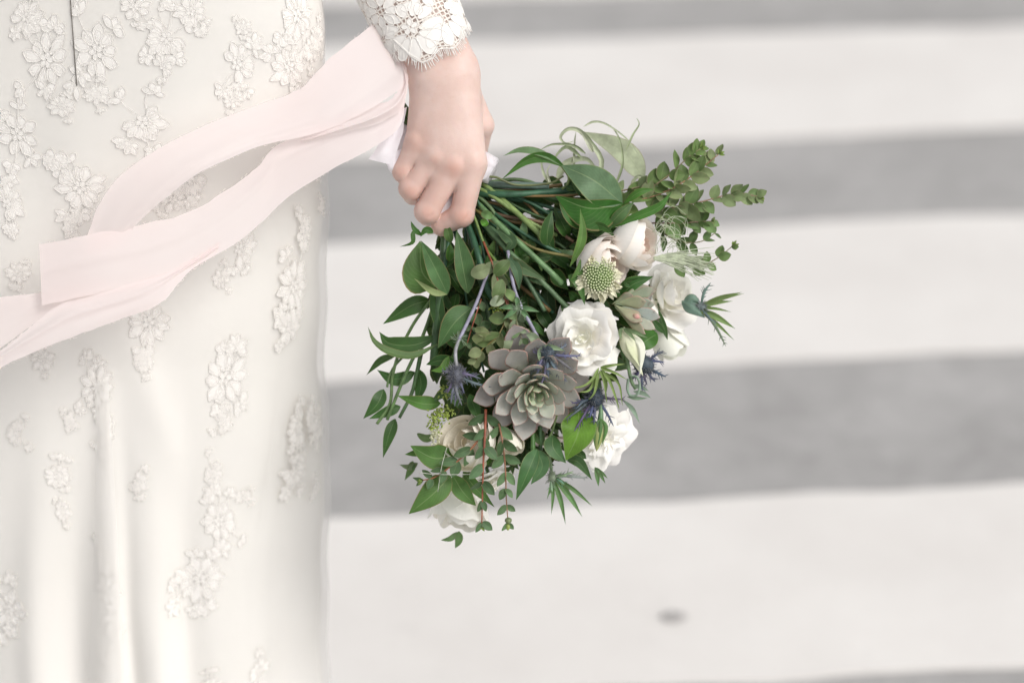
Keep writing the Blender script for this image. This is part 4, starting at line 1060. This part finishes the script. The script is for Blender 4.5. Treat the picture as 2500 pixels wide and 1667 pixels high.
def flower(cen, axis, R, name, color, spec, elong=1.15, ruffle=.02, rf=4, seed=0, label=None, tint=None, wild=.06, squash=1.0, stemmed=True, brown=None):
    rs = random.Random(seed)
    axw = unit(np.array(axis, float) @ B3)
    up = unit(np.array([0, -1.0, .2]) @ B3); e1 = unit(np.cross(axw, up)); e2 = np.cross(axw, e1)
    c0 = W(cen); root = empty(name, c0 - axw * R * elong * PX, bq)
    if label: root['label'] = label
    for li, (npet, rk, thm, peel, hw) in enumerate(spec):
        f = li / (len(spec) - 1)
        for i in range(npet):
            ph = i * 2 * math.pi / npet + li * 1.9 + rs.uniform(-.25, .25)
            Rk = R * rk * rs.uniform(.95, 1.05); tm = math.radians(thm * rs.uniform(.93, 1.06)); pl = peel * rs.uniform(.6, 1.35)
            n, k = 20, 23
            t = np.linspace(0, 1, n)[:, None]; s_ = np.linspace(-1, 1, k)[None]
            q1, q2, q3 = (rs.uniform(0, 6.3) for _ in range(3)); cleft = rs.uniform(-.3, .3)
            edge = 1 - .30 * np.abs(s_) ** 2.8 + ruffle * .5 * np.sin(s_ * rf + q1) - .05 * np.exp(-((s_ - cleft) / .16) ** 2)
            TH = t * tm * edge
            ang = ph + s_ * hw * (1 - .10 * t) + wild * np.sin(t * 3 + q2)
            m = Rk * (1 + .10 * s_ * rk + .012 * np.sin(t * 6 + s_ * 3 + q3) + .035 * np.sin(s_ * 2.2 + q2) * t)
            m = m + R * ruffle * t ** 3 * (np.sin(s_ * rf + q1) + .6 * np.sin(s_ * rf * 2.1 + q2))
            e = np.clip((t - .55) / .45, 0, 1)
            rad = m * np.sin(TH) + pl * R * e ** 1.8
            zz = -m * elong * np.cos(TH) - pl * R * .45 * e ** 2.6
            # a fine roll of the very rim
            e2_ = np.clip((t - .90) / .10, 0, 1) ** 2
            rad = rad + R * .015 * e2_ * (.4 + f); zz = zz - R * .012 * e2_
            v = c0 + (zz * PX)[..., None] * axw + (rad * PX * np.cos(ang))[..., None] * e1 + (rad * PX * np.sin(ang) * squash)[..., None] * e2
            uv = np.stack(np.broadcast_arrays((s_ + 1) / 2 + 0 * t, t + 0 * s_), -1).reshape(-1, 2)
            cc = tuple(c * rs.uniform(.985, 1.0) for c in color)
            if tint and f < .6: cc = tuple(c * (1 - 1.3 * (.6 - f)) + tq * 1.3 * (.6 - f) for c, tq in zip(cc, tint))
            build('petal', v.reshape(-1, 3), gridfaces(n, k), M['petal'], root, uv=uv, color=cc)
    if stemmed:
        bs = c0 - axw * R * elong * PX
        for i in range(5):
            a = i * 1.2566; d = e1 * math.cos(a) + e2 * math.sin(a)
            p0 = bs - axw * 4 * PX; p1 = bs + d * R * .55 * PX - axw * R * .02 * PX; p2 = bs + d * R * .85 * PX + axw * R * .35 * PX
            leaf(proj(np.array([p0, p1, p2])), R * .14, None, (.08, .16, .05), 'leaf', root, 'lance', .2, n=8, k=5, name='sepal')
        C = np.array([bs - axw * R * .9 * PX, bs - axw * R * .2 * PX, bs + axw * R * .06 * PX])
        v, f_, uv = tubeg(curve(C, 8), [4 * PX, 5 * PX, 12 * PX], 8); build('stem', v, f_, M['stem'], root, uv=uv, color=(.09, .17, .06))
    return root
CR = (.95, .92, .87); CRP = (.95, .90, .86); WH_ = (.955, .94, .90); IV = (.95, .91, .82)
flower((1556, 596, -66), (.80, .02, .52), 64, 'rose', CR, GARD, 1.12, .012, 3, 1, 'cream rose uppermost, turned to the right', (.88, .70, .60))
flower((1482, 642, -40), (.66, .22, .70), 63, 'rose', CRP, GARD, 1.08, .012, 3, 2, 'blush rose behind the green scabiosa head', (.90, .74, .66))
flower((1420, 824, 0), (-.30, -.05, 1.0), 70, 'lisianthus', WH_, LISI, .80, .075, 6.2, 13, 'large open white bloom above the grey succulent', (.93, .93, .84), wild=.2, stemmed=False)
flower((1650, 716, -190), (.62, -.30, .62), 66, 'rose', WH_, [(2, .25, 145, 0, 1.9), (3, .5, 128, .05, 1.4), (3, .75, 112, .16, 1.35), (4, 1.0, 96, .30, 1.15)], 1.0, .05, 5, 4, 'soft white bloom at the far right behind the small succulent')
flower((1636, 836, -230), (.45, .85, .2), 44, 'rose', (.90, .90, .83), BUD, 1.45, .02, 3, 5, 'blurred ivory bloom below the far right one')
flower((1140, 1080, -50), (-.45, -.35, .82), 70, 'rose', IV, GARD, 1.05, .012, 3, 26, 'cream rose at the lower left behind the red stemmed sprigs', (.90, .83, .70))
flower((1122, 1252, -165), (-.12, .96, .26), 66, 'rose', (.95, .94, .89), CUP, 1.15, .012, 3, 7, 'blurred white rose hanging lowest')
flower((1490, 1080, -100), (.55, .40, .72), 56, 'lisianthus', WH_, WILD, .9, .13, 7, 8, 'ruffled white bloom at the lower right', wild=.15)
flower((1345, 1092, -110), (.1, .9, .3), 28, 'rose', (.92, .85, .80), WILD, 1.0, .08, 6, 9, 'small blush bloom peeping out below the glossy leaves')
flower((1245, 1085, -60), (.15, .85, .5), 30, 'rose', (.88, .85, .74), BUD, 1.3, .01, 3, 10, 'half open bud between the hanging sprigs')
flower((1205, 1195, -170), (.3, .9, .3), 40, 'rose', WH_, WILD, 1.0, .08, 6, 12, 'blurred white bloom beside the lowest rose')

# ---- lisianthus bud
lb = empty('lisianthus_bud', W((1520, 806, -20)), bq, label='pale green closed bud right of the large white bloom')
for i, (w, dx, c, z) in enumerate(((30, 0, (.82, .84, .62), -22), (20, 12, (.86, .87, .74), -8), (17, -14, (.78, .82, .55), -4))):
    leaf([(1520, 806, z - 14), (1548 + dx, 850 - dx * .3, z + 12), (1570 - (8 if i else 0), 918 - 22 * (i == 2), z)], w, None, c, 'petal', lb, 'ovate', -.75, (i - 1) * .5, n=14, k=11, name='petal', ripple=0)
bud((1521, 800, -22), (.38, .92, .02), 108, 24, (.80, .82, .60), lb, 'petal', 'petal', .12)
for a in (-14, 8, 26): leaf([(1520, 800, -10), (1527 + a, 812, 4), (1540 + a * 1.6, 838 - abs(a) * .5, 8)], 6, None, (.15, .22, .12), 'leaf', lb, 'lance', .3, name='sepal', n=7, k=5)
stem([(1518, 808, -40), (1530, 870, -34), (1540, 925, -30), (1552, 950, -30)], [5, 4], (.16, .25, .12), lb)
gb = empty('green_bud', W((1466, 976, -20)), bq, label='slim green bud in front of the ruffled white bloom')
stem([(1462, 968, -30), (1467, 1000, -22), (1466, 1030, -20)], [4.5, 5, 8], (.12, .22, .11), gb)
bud((1466, 1022, -20), (-.12, .98, 0), 80, 14, (.38, .44, .16), gb, 'petal', 'petal', .1)
for a in (-9, 0, 9): leaf([(1466, 1020, -14), (1466 + a * 1.5, 1045, -4), (1460 + a * .9, 1090, -10)], 6, None, (.09, .17, .07), 'leaf', gb, 'lance', -.4, name='sepal', n=8, k=5)

# ---- succulents
def sleaf(base, d, nrm, L, Wd, th, color, parent, cup=.25, n=12, k=12, tipk=1.0):
    d = unit(d); nrm = unit(nrm - d * (nrm @ d)); b = np.cross(d, nrm)
    t = np.linspace(0, 1, n)
    w = Wd * (np.clip(t, 0, 1) ** .55) * np.where(t < .72, .42 + .58 * np.sin(np.clip(t / .72, 0, 1) * math.pi / 2), np.clip(1 - ((t - .72) / .28) ** 1.7, 0.0004, 1) ** 1.1)
    w = np.maximum(w, .6)
    thk = th * (1 - .75 * t ** 2) + .5
    a = np.arange(k) * 2 * math.pi / k
    bend = cup * L * t ** 2
    X = np.cos(a)[None] * w[:, None]; Z = np.sin(a)[None] * thk[:, None] * (np.where(np.sin(a) > 0, .45, 1))[None]
    Z = Z + .28 * X ** 2 / np.maximum(Wd, 1) + bend[:, None]
    v = base + ((t * L)[:, None, None] * d + X[..., None] * b + Z[..., None] * nrm) * PX
    uv = np.stack(np.broadcast_arrays(np.maximum(np.abs(np.cos(a))[None] ** .5, np.where(t[:, None] > .93, 1, 0)), t[:, None]), -1).reshape(-1, 2)
    return build('succulent_leaf', v.reshape(-1, 3), gridfaces(n, k, True), M['succ'], parent, uv=uv, color=color)
def rosette(cen, axis, R, N, seed, label):
    rs = random.Random(seed); axw = unit(np.array(axis, float) @ B3)
    e1 = unit(np.cross(axw, Uv)); e2 = np.cross(axw, e1)
    c0 = W(cen); root = empty('succulent', c0 - axw * 30 * PX, bq, label=label)
    for i in range(N):
        f = (i + .5) / N; a = i * 2.39996
        el = math.radians(14 + 74 * f ** .75 + rs.uniform(-4, 4))       # tilt from the axis
        L = R * (.30 + .72 * f ** .85) * rs.uniform(.92, 1.06)
        rad = e1 * math.cos(a) + e2 * math.sin(a)
        d = rad * math.sin(el) + axw * math.cos(el); nr = axw * math.sin(el) - rad * math.cos(el)
        b = c0 - axw * (R * .52 * f) * PX + rad * R * .04 * PX
        g1 = np.array((.45, .54, .35)); g2 = np.array((.48, .505, .44)); g3 = np.array((.40, .375, .365))
        c = g1 * (1 - f / .4) + g2 * (f / .4) if f < .4 else g2 * (1 - (f - .4) / .6) + g3 * (f - .4) / .6
        sleaf(b, d, nr, L, L * (.268 if f > .3 else .25), L * .06, tuple(c * rs.uniform(.9, 1.1)), root, cup=.20 + .05 * rs.random())
    return root
rosette((1306, 950, 0), (.16, .42, .95), 164, 46, 3, 'large grey green succulent rosette with pink leaf rims')
sm = empty('succulent', W((1500, 748, -40)), bq, label='small pointed succulent with a pink tip')
for (x1, y1, w, c, zz, b) in ((1602, 706, 18, (.22, .26, .17), -46, (1508, 735)), (1583, 698, 17, (.26, .30, .20), -52, (1505, 735)), (1600, 742, 20, (.27, .33, .25), -34, (1502, 742)), (1578, 736, 20, (.28, .30, .18), -22, (1500, 738)),
                           (1612, 775, 20, (.36, .41, .37), -26, (1520, 748)), (1568, 786, 19, (.38, .36, .24), -10, (1500, 745)), (1600, 804, 17, (.40, .42, .33), -28, (1520, 762)), (1576, 816, 14, (.24, .24, .15), -16, (1502, 750)), (1545, 720, 16, (.18, .19, .12), -30, (1495, 742))):
    p0 = W((b[0], b[1], -40)); p1 = W((x1, y1, zz)); d = p1 - p0; L = np.linalg.norm(d) / PX
    o = sleaf(p0, d, -Fv + Uv * random.uniform(-.3, .3), L, w, 12, c, sm, cup=.03)
    if c[0] > .41: o['label'] = 'leaf with a pink tip'
bpy_pink = bud((1545, 768, 12), (.9, .42, .0), 20, 7, (.58, .30, .27), sm, 'succ', 'pink_tip')

# ---- scabiosa head
sb = empty('scabiosa', W((1460, 672, -10)), bq, label='round scabiosa head of green beads in a cream frill')
sax = unit(np.array([.05, -.05, 1]) @ B3); s1 = unit(np.cross(sax, Uv)); s2 = np.cross(sax, s1); sc0 = W((1462, 674, -8))
def sphere(c, r, n=5, k=7):
    th = np.linspace(0.15, math.pi - .15, n); ph = np.arange(k) * 2 * math.pi / k
    v = c + r * np.stack([np.sin(th)[:, None] * np.cos(ph)[None], np.sin(th)[:, None] * np.sin(ph)[None], np.cos(th)[:, None] + 0 * ph[None]], -1)
    return v.reshape(-1, 3), gridfaces(n, k, True)
A = Acc(); A2 = Acc(); N = 150
for i in range(N):
    f = math.sqrt((i + .5) / N); a = i * 2.39996; rr = 42 * f; hz = 30 * math.sqrt(max(0, 1 - f * f * .92))
    p = sc0 + (s1 * math.cos(a) * rr * 1.0 + s2 * math.sin(a) * rr * 1.12 + sax * hz) * PX
    v, f_ = sphere(p, (2.5 + .5 * f) * PX)
    (A if f < .80 else A2).add(v, f_)
A.build('green_bead', M['petal'], sb, color=(.36, .52, .15), kind='stuff'); A2.build('cream_bead', M['petal'], sb, color=(.72, .72, .50), kind='stuff')
v, f_ = sphere(sc0 - sax * 8 * PX, 35 * PX, 12, 20); build('seed_head', v, f_, M['stem'], sb, color=(.12, .20, .04))
rs = random.Random(8)
for i in range(44):
    a = i * 2.39996; l = rs.uniform(14, 26) * (1.25 if math.sin(a) > -.2 else .8)
    dirp = s1 * math.cos(a) - s2 * -math.sin(a) * 1.1
    p0 = sc0 + dirp * 33 * PX + sax * rs.uniform(-14, 8) * PX; p2 = p0 + dirp * l * PX + sax * rs.uniform(-6, 8) * PX
    leaf(proj(np.array([p0, (p0 + p2) / 2 + sax * 5 * PX, p2])), rs.uniform(5, 8), None, (.76, .74, .56), 'petal', sb, 'round', .5, rs.uniform(-.9, .9), n=7, k=7, name='frill_petal', ripple=.5)

# ---- thistles (sea holly)
def thistle(c, ax, r, bracts, col=(.045, .065, .085), bcol=(.11, .125, .175), seed=0, label=None, hairs=110, bw=3.9):
    rs = random.Random(seed); root = empty('thistle', W(c), bq)
    if label: root['label'] = label
    axw = unit(np.array(ax, float) @ B3); e1 = unit(np.cross(axw, Rv)); e2 = np.cross(axw, e1); cw = W(c)
    n, k = 12, 16; th = np.linspace(.05, math.pi - .05, n)[:, None]; ph = (np.arange(k) * 2 * math.pi / k)[None]
    rr = r * (1 + .10 * np.sin(ph * 5 + th * 6))
    v = cw + ((rr * np.sin(th) * np.cos(ph))[..., None] * e1 + (rr * np.sin(th) * np.sin(ph))[..., None] * e2 + (1.35 * r * np.cos(th) + 0 * ph)[..., None] * axw) * PX
    build('flower_head', v.reshape(-1, 3), gridfaces(n, k, True), M['hair'], root, color=col)
    A = Acc()
    for i in range(hairs):
        z = rs.uniform(-1, 1); a = rs.uniform(0, 6.28); q = math.sqrt(1 - z * z)
        d = e1 * q * math.cos(a) + e2 * q * math.sin(a) + axw * z * 1.3
        p0 = cw + d * r * .85 * PX; l = rs.uniform(5, 15); p1 = p0 + (unit(d) * l + np.array([rs.gauss(0, 2) for _ in range(3)])) * PX
        v, f_, uv = tubeg(curve([p0, (p0 + p1) / 2 + np.array([rs.gauss(0, 1.2) for _ in range(3)]) * PX, p1], 4), [1.2 * PX, .35 * PX], 4, False); A.add(v, f_, uv)
    A.build('spines', M['hair'], root, color=tuple(.6 * x + .12 for x in col), kind='stuff')
    for (x, y, z) in bracts:
        p0 = np.array(c, float) + [rs.uniform(-4, 4), rs.uniform(-4, 4), 0]; p2 = np.array((x, y, z), float)
        mid = (p0 + p2) / 2 + [rs.uniform(-5, 5), rs.uniform(-5, 5), 6]
        P = curve(W([p0, mid, p2]), 14); A = Acc()
        T, N, Bn = frames(P); t = np.linspace(0, 1, 14)
        w = bw * (np.sin(math.pi * t ** .8) ** .7 * .8 + .12) * PX
        a = np.arange(6) * math.pi / 3
        v = P[:, None] + w[:, None, None] * (np.cos(a)[None, :, None] * Bn[:, None] + .35 * np.sin(a)[None, :, None] * N[:, None])
        A.add(v.reshape(-1, 3), gridfaces(14, 6, True))
        for j in range(9):
            i = rs.randint(3, 12); sg = rs.choice([-1, 1]); L = rs.uniform(6, 13) * PX
            q = P[i] + Bn[i] * sg * w[i] * .8; e = q + (Bn[i] * sg * .8 + T[i] * .8 + N[i] * rs.uniform(-.4, .4)) * L
            v, f_, uv = tubeg(np.array([q, (q + e) / 2, e]), [1.3 * PX, .3 * PX], 4, False); A.add(v, f_, uv)
        A.build('bract', M['hair'], root, color=tuple(x * rs.uniform(.8, 1.25) for x in bcol))
    return root
t1 = thistle((1337, 862, 20), (0, .3, .9), 20, [(1293, 905, 25), (1305, 925, 32), (1319, 945, 36), (1340, 925, 34), (1385, 932, 28), (1402, 908, 20), (1420, 868, 15), (1300, 860, 20), (1310, 905, 36), (1385, 840, 10), (1365, 915, 34)], seed=1, label='blue thistle over the top edge of the grey succulent', hairs=220)
for p in ([(1322, 845, 26), (1318, 865, 34), (1320, 890, 34)], [(1322, 842, 26), (1350, 848, 32), (1380, 856, 30)]): leaf(p, 7, None, (.20, .28, .17), 'euca', t1, 'lance', .3, name='bract')
leaf([(1320, 842, 20), (1300, 822, 26), (1284, 816, 24)], 13, None, (.26, .33, .22), 'euca', t1, 'ovate', .3, name='bract')
t2 = thistle((1113, 915, 10), (0, .9, .3), 19, [(1101, 985, 6), (1110, 992, 10), (1128, 990, 12), (1134, 960, 10), (1092, 960, 6), (1160, 920, 16), (1200, 945, 16), (1175, 925, 12), (1078, 905, 4)], col=(.08, .085, .11), bcol=(.13, .14, .18), seed=2, label='fuzzy blue thistle left of the grey succulent', hairs=320)
stem([(1240, 612, -22), (1250, 680, -10), (1266, 735, -2), (1300, 800, 8), (1325, 848, 18)], [4, 4.5, 4.5], PU, t2 and bq)
stem([(1190, 668, -20), (1165, 735, -6), (1140, 790, 0), (1121, 828, 6)], [4, 4.5], PU); stem([(1121, 828, 6), (1112, 860, 8), (1116, 902, 12)], [4, 4.5], (.34, .34, .36))
for (x, y) in ((1121, 828), (1264, 752)):
    A = Acc(); rs = random.Random(int(x))
    for i in range(30):
        a = rs.uniform(0, 6.28); l = rs.uniform(8, 24)
        P = W([(x, y, 2), (x + .5 * l * math.cos(a), y + .5 * l * math.sin(a), rs.uniform(2, 10)), (x + l * math.cos(a + .3), y + l * math.sin(a + .3), rs.uniform(0, 12))])
        v, f_, uv = tubeg(P, [1.5 * PX, .4 * PX], 4, False); A.add(v, f_, uv)
    A.build('node_spines', M['hair'], bq, color=(.20, .27, .17), kind='stuff')
for a in (.1, .9, 2.4, 3.3, 4.6): leaf([(1266, 752, 0), (1266 + 25 * math.cos(a), 752 + 18 * math.sin(a), 8), (1266 + 52 * math.cos(a), 752 + 34 * math.sin(a) + 6, 2)], 7, None, (.12, .20, .12), 'euca', None, 'lance', .4, name='leaf')
thistle((1452, 970, -30), (.2, .6, .7), 21, [(1380, 1025, 0), (1402, 1052, 2), (1450, 1036, 0), (1395, 985, 0), (1405, 1000, 4), (1525, 975, -30), (1440, 1020, 2), (1498, 1040, -20)], seed=3, label='dark blue thistle below right of the succulent', hairs=240, col=(.03, .045, .065), bcol=(.07, .08, .13))
thistle((1570, 888, -60), (.6, .4, .3), 22, [(1620, 856, -60), (1622, 884, -55), (1626, 920, -60), (1600, 932, -55), (1568, 955, -50), (1580, 940, -50), (1530, 935, -45), (1550, 920, -40), (1600, 870, -55)], seed=4, label='dark blue thistle behind the pale closed bud', bcol=(.055, .065, .11), hairs=160)
t5 = thistle((1712, 748, -150), (1, .1, .1), 9, [(1735, 690, -150), (1772, 845, -150), (1760, 800, -150)], col=(.16, .20, .20), bcol=(.13, .18, .13), seed=5, label='thistle with long green bracts at the far right', hairs=120, bw=4)
for (x, y, w) in ((1812, 713, 7), (1790, 735, 6), (1787, 762, 4), (1796, 803, 9), (1794, 832, 5), (1818, 716, 5)):
    leaf([(1700, 752, -150), ((1700 + x) / 2, (752 + y) / 2 - 4, -146), (x, y, -150)], w, None, (.14, .22, .075), 'leaf', t5, 'lance', .4, name='bract')
leaf([(1664, 735, -150), (1690, 752, -140), (1722, 776, -150)], 22, 20, (.14, .22, .19), 'euca', t5, 'ovate', -.5, name='calyx')
leaf([(1668, 748, -150), (1690, 730, -142), (1712, 744, -150)], 16, 16, (.16, .25, .21), 'euca', t5, 'ovate', -.5, name='calyx')
t6 = thistle((1348, 1163, -120), (0, 1, .1), 10, [(1437, 1166, -120), (1400, 1150, -120), (1348, 1210, -118), (1390, 1190, -120)], col=(.26, .32, .22), bcol=(.24, .32, .25), seed=6, label='pale green thistle bracts at the bottom of the bouquet', hairs=50, bw=4)
for (x, y, w) in ((1346, 1256, 5), (1381, 1280, 7), (1422, 1262, 8), (1447, 1236, 6), (1335, 1220, 4), (1392, 1200, 5)):
    leaf([(1346, 1160, -120), ((1346 + x) / 2 + 4, (1160 + y) / 2 - 3, -114), (x, y, -120)], w, None, (.11, .19, .09), 'leaf', t6, 'lance', .4, name='bract')
stem([(1340, 1110, -120), (1345, 1140, -120), (1347, 1162, -120)], [4, 4], (.16, .24, .12), t6)
for (x, y, w) in ((1461, 1188, 6), (1478, 1180, 5), (1484, 1168, 4), (1470, 1160, 5)):
    leaf([(1452, 1140, -90), ((1452 + x) / 2 + 2, (1140 + y) / 2, -86), (x, y, -90)], w, None, (.09, .16, .08), 'leaf', None, 'lance', .3)

# ---- air plants
ap = empty('air_plant', W((1462, 900, -10)), bq, label='thin bright green air plant leaves under the large white bloom')
for pts in ([(1462, 898, -10), (1448, 925, 6), (1425, 942, 8), (1391, 948, 4)], [(1462, 900, -10), (1455, 940, 6), (1450, 960, 6), (1437, 976, 2)], [(1464, 900, -10), (1475, 930, 4), (1482, 986, 2)], [(1466, 900, -10), (1488, 930, 6), (1503, 970, 2), (1512, 1000, 0)],
            [(1466, 898, -10), (1498, 908, 6), (1530, 926, 0)], [(1466, 896, -10), (1500, 890, 0), (1526, 888, -10)], [(1468, 900, -14), (1480, 935, -4), (1478, 965, -4)], [(1460, 905, -10), (1440, 950, 0), (1415, 957, 0)], [(1470, 905, -14), (1510, 935, -8), (1520, 990, -10)]):
    leaf(pts, 5.5, None, (.22, .31, .10), 'leaf', ap, 'strap', .5, random.uniform(-.5, .5), n=16, k=5, name='strap_leaf')
ap2 = empty('air_plant', W((1400, 470, -160)), bq, label='pale curling air plant at the top of the bouquet')
for pts, w in (([(1440, 470, -160), (1470, 400, -150), (1440, 345, -150), (1412, 318, -150), (1385, 316, -150), (1368, 335, -150), (1380, 350, -155), (1400, 345, -160)], 9),
            ([(1448, 372, -150), (1430, 340, -145), (1415, 318, -150)], 8), ([(1500, 460, -170), (1520, 400, -165), (1512, 340, -165), (1490, 305, -168)], 5),
            ([(1424, 310, -160), (1450, 298, -160), (1482, 305, -162), (1530, 340, -165), (1555, 375, -168), (1564, 386, -168)], 4), ([(1528, 368, -165), (1545, 330, -162), (1560, 305, -162), (1554, 288, -165)], 4),
            ([(1430, 375, -158), (1400, 355, -150), (1350, 352, -150), (1315, 368, -155)], 6), ([(1420, 385, -165), (1385, 360, -162), (1362, 375, -160), (1350, 400, -160)], 7),
            ([(1350, 455, -150), (1330, 430, -145), (1322, 400, -148), (1330, 375, -150)], 6), ([(1372, 470, -150), (1345, 450, -145), (1336, 420, -145), (1345, 400, -148)], 6), ([(1540, 450, -165), (1560, 430, -160), (1585, 450, -165)], 6),
            ([(1385, 465, -140), (1395, 430, -135), (1382, 405, -140)], 5), ([(1400, 420, -170), (1402, 350, -168), (1406, 322, -168)], 5), ([(1360, 440, -175), (1385, 400, -170), (1430, 390, -172), (1460, 420, -175)], 14)):
    leaf(pts, w, None, random.choice([(.46, .50, .36), (.52, .54, .42), (.38, .44, .28)]), 'euca', ap2, 'strap', .6, random.uniform(-.4, .4), n=26, k=5, name='strap_leaf')
stem([(1372, 405, -70), (1388, 430, -66), (1386, 450, -66), (1372, 462, -70)], [4, 3], (.16, .22, .07))
stem([(1534, 925, -20), (1532, 950, -14), (1540, 966, -12), (1556, 962, -12), (1562, 940, -14), (1554, 920, -16), (1540, 918, -20)], [3.5, 2.5], (.20, .28, .20))
leaf([(1530, 968, -16), (1555, 972, -10), (1582, 972, -14)], 5, None, (.15, .22, .16), 'euca', None, 'lance', .3)
for pts in ([(1545, 955, -130), (1570, 960, -128), (1590, 972, -130)], [(1520, 975, -130), (1545, 1000, -128), (1562, 1034, -130)], [(1540, 940, -140), (1565, 945, -138), (1585, 955, -140)]): leaf(pts, 6, None, (.22, .30, .24), 'euca', None, 'lance', .2)

# silvery feather grass
fg = empty('feather_grass', W((1598, 632, -60)), bq, label='silvery fine feather grass right of the cream roses')
rs = random.Random(44); A = Acc()
for i in range(120):
    a = rs.gauss(.12, .16); L = rs.uniform(70, 150)
    p0 = (1598 + rs.uniform(-3, 3), 631 + rs.uniform(-4, 4), -62 + rs.uniform(-6, 6)); p2 = (p0[0] + L * math.cos(a), p0[1] + L * math.sin(a) + rs.uniform(-6, 14), -70 + rs.uniform(-30, 20))
    p1 = ((p0[0] + p2[0]) / 2, (p0[1] + p2[1]) / 2 - rs.uniform(0, 14), -60)
    v, f_, uv = tubeg(curve(W([p0, p1, p2]), 8), [1.5 * PX, .5 * PX], 4, False); A.add(v, f_, uv)
for i in range(22):
    x, y = rs.uniform(1590, 1640), rs.uniform(540, 640); a = rs.uniform(-2.4, 1.0); L = rs.uniform(40, 80)
    P = [(x, y, -70), (x + L * .5 * math.cos(a), y + L * .5 * math.sin(a), -60), (x + L * .8 * math.cos(a + .7), y + L * .8 * math.sin(a + .7), -62), (x + L * .7 * math.cos(a + 1.4), y + L * .7 * math.sin(a + 1.4), -66)]
    v, f_, uv = tubeg(curve(W(P), 10), [.8 * PX, .35 * PX], 4, False); A.add(v, f_, uv)
A.build('grass_blades', M['hair'], fg, color=(.50, .55, .40), kind='stuff')
# small yellow-green goldenrod tufts
gr = empty('goldenrod', W((1075, 1000, -30)), bq, label='tiny yellow green tufts above the lower left rose')
rs = random.Random(45)
for (x, y, n) in ((1062, 1020, 16), (1075, 1005, 14), (1090, 1010, 10), (1085, 960, 8), (1060, 1040, 8), (1210, 755, 8), (1222, 750, 6)):
    A = Acc()
    for i in range(n * 3):
        p = W((x + rs.gauss(0, 9), y + rs.gauss(0, 9), -24 + rs.gauss(0, 6))); d = unit(np.array([rs.gauss(0, 1) for _ in range(3)]))
        v, f_, uv = tubeg(np.array([p, p + d * 4 * PX, p + d * 8 * PX]), [1.6 * PX, 2.4 * PX, .5 * PX], 4, False); A.add(v, f_, uv)
    A.build('tuft', M['stem'], gr, color=(.28, .36, .07), kind='stuff')
A = Acc()
for i in range(110):
    p = W((1062 + rs.gauss(0, 6), 1055 + rs.gauss(0, 14), -60 + rs.gauss(0, 6))); v, f_ = sphere(p, 2.6 * PX, 4, 6); A.add(v, f_)
A.build('pale_floret', M['petal'], bq, color=(.74, .74, .52), kind='stuff')
# fine stray grass hairs over the lower left
for P in ([(1091, 1092, 12), (1078, 1140, 14), (1069, 1200, 10)], [(1022, 1153, 10), (1080, 1158, 14), (1210, 1156, 8)]): stem(P, [.9, .6], (.55, .57, .48), name='grass_hair', sides=4)
print('objects', len(bpy.data.objects), 'tris', sum(len(o.data.polygons) * 2 for o in bpy.data.objects if o.type == 'MESH'))
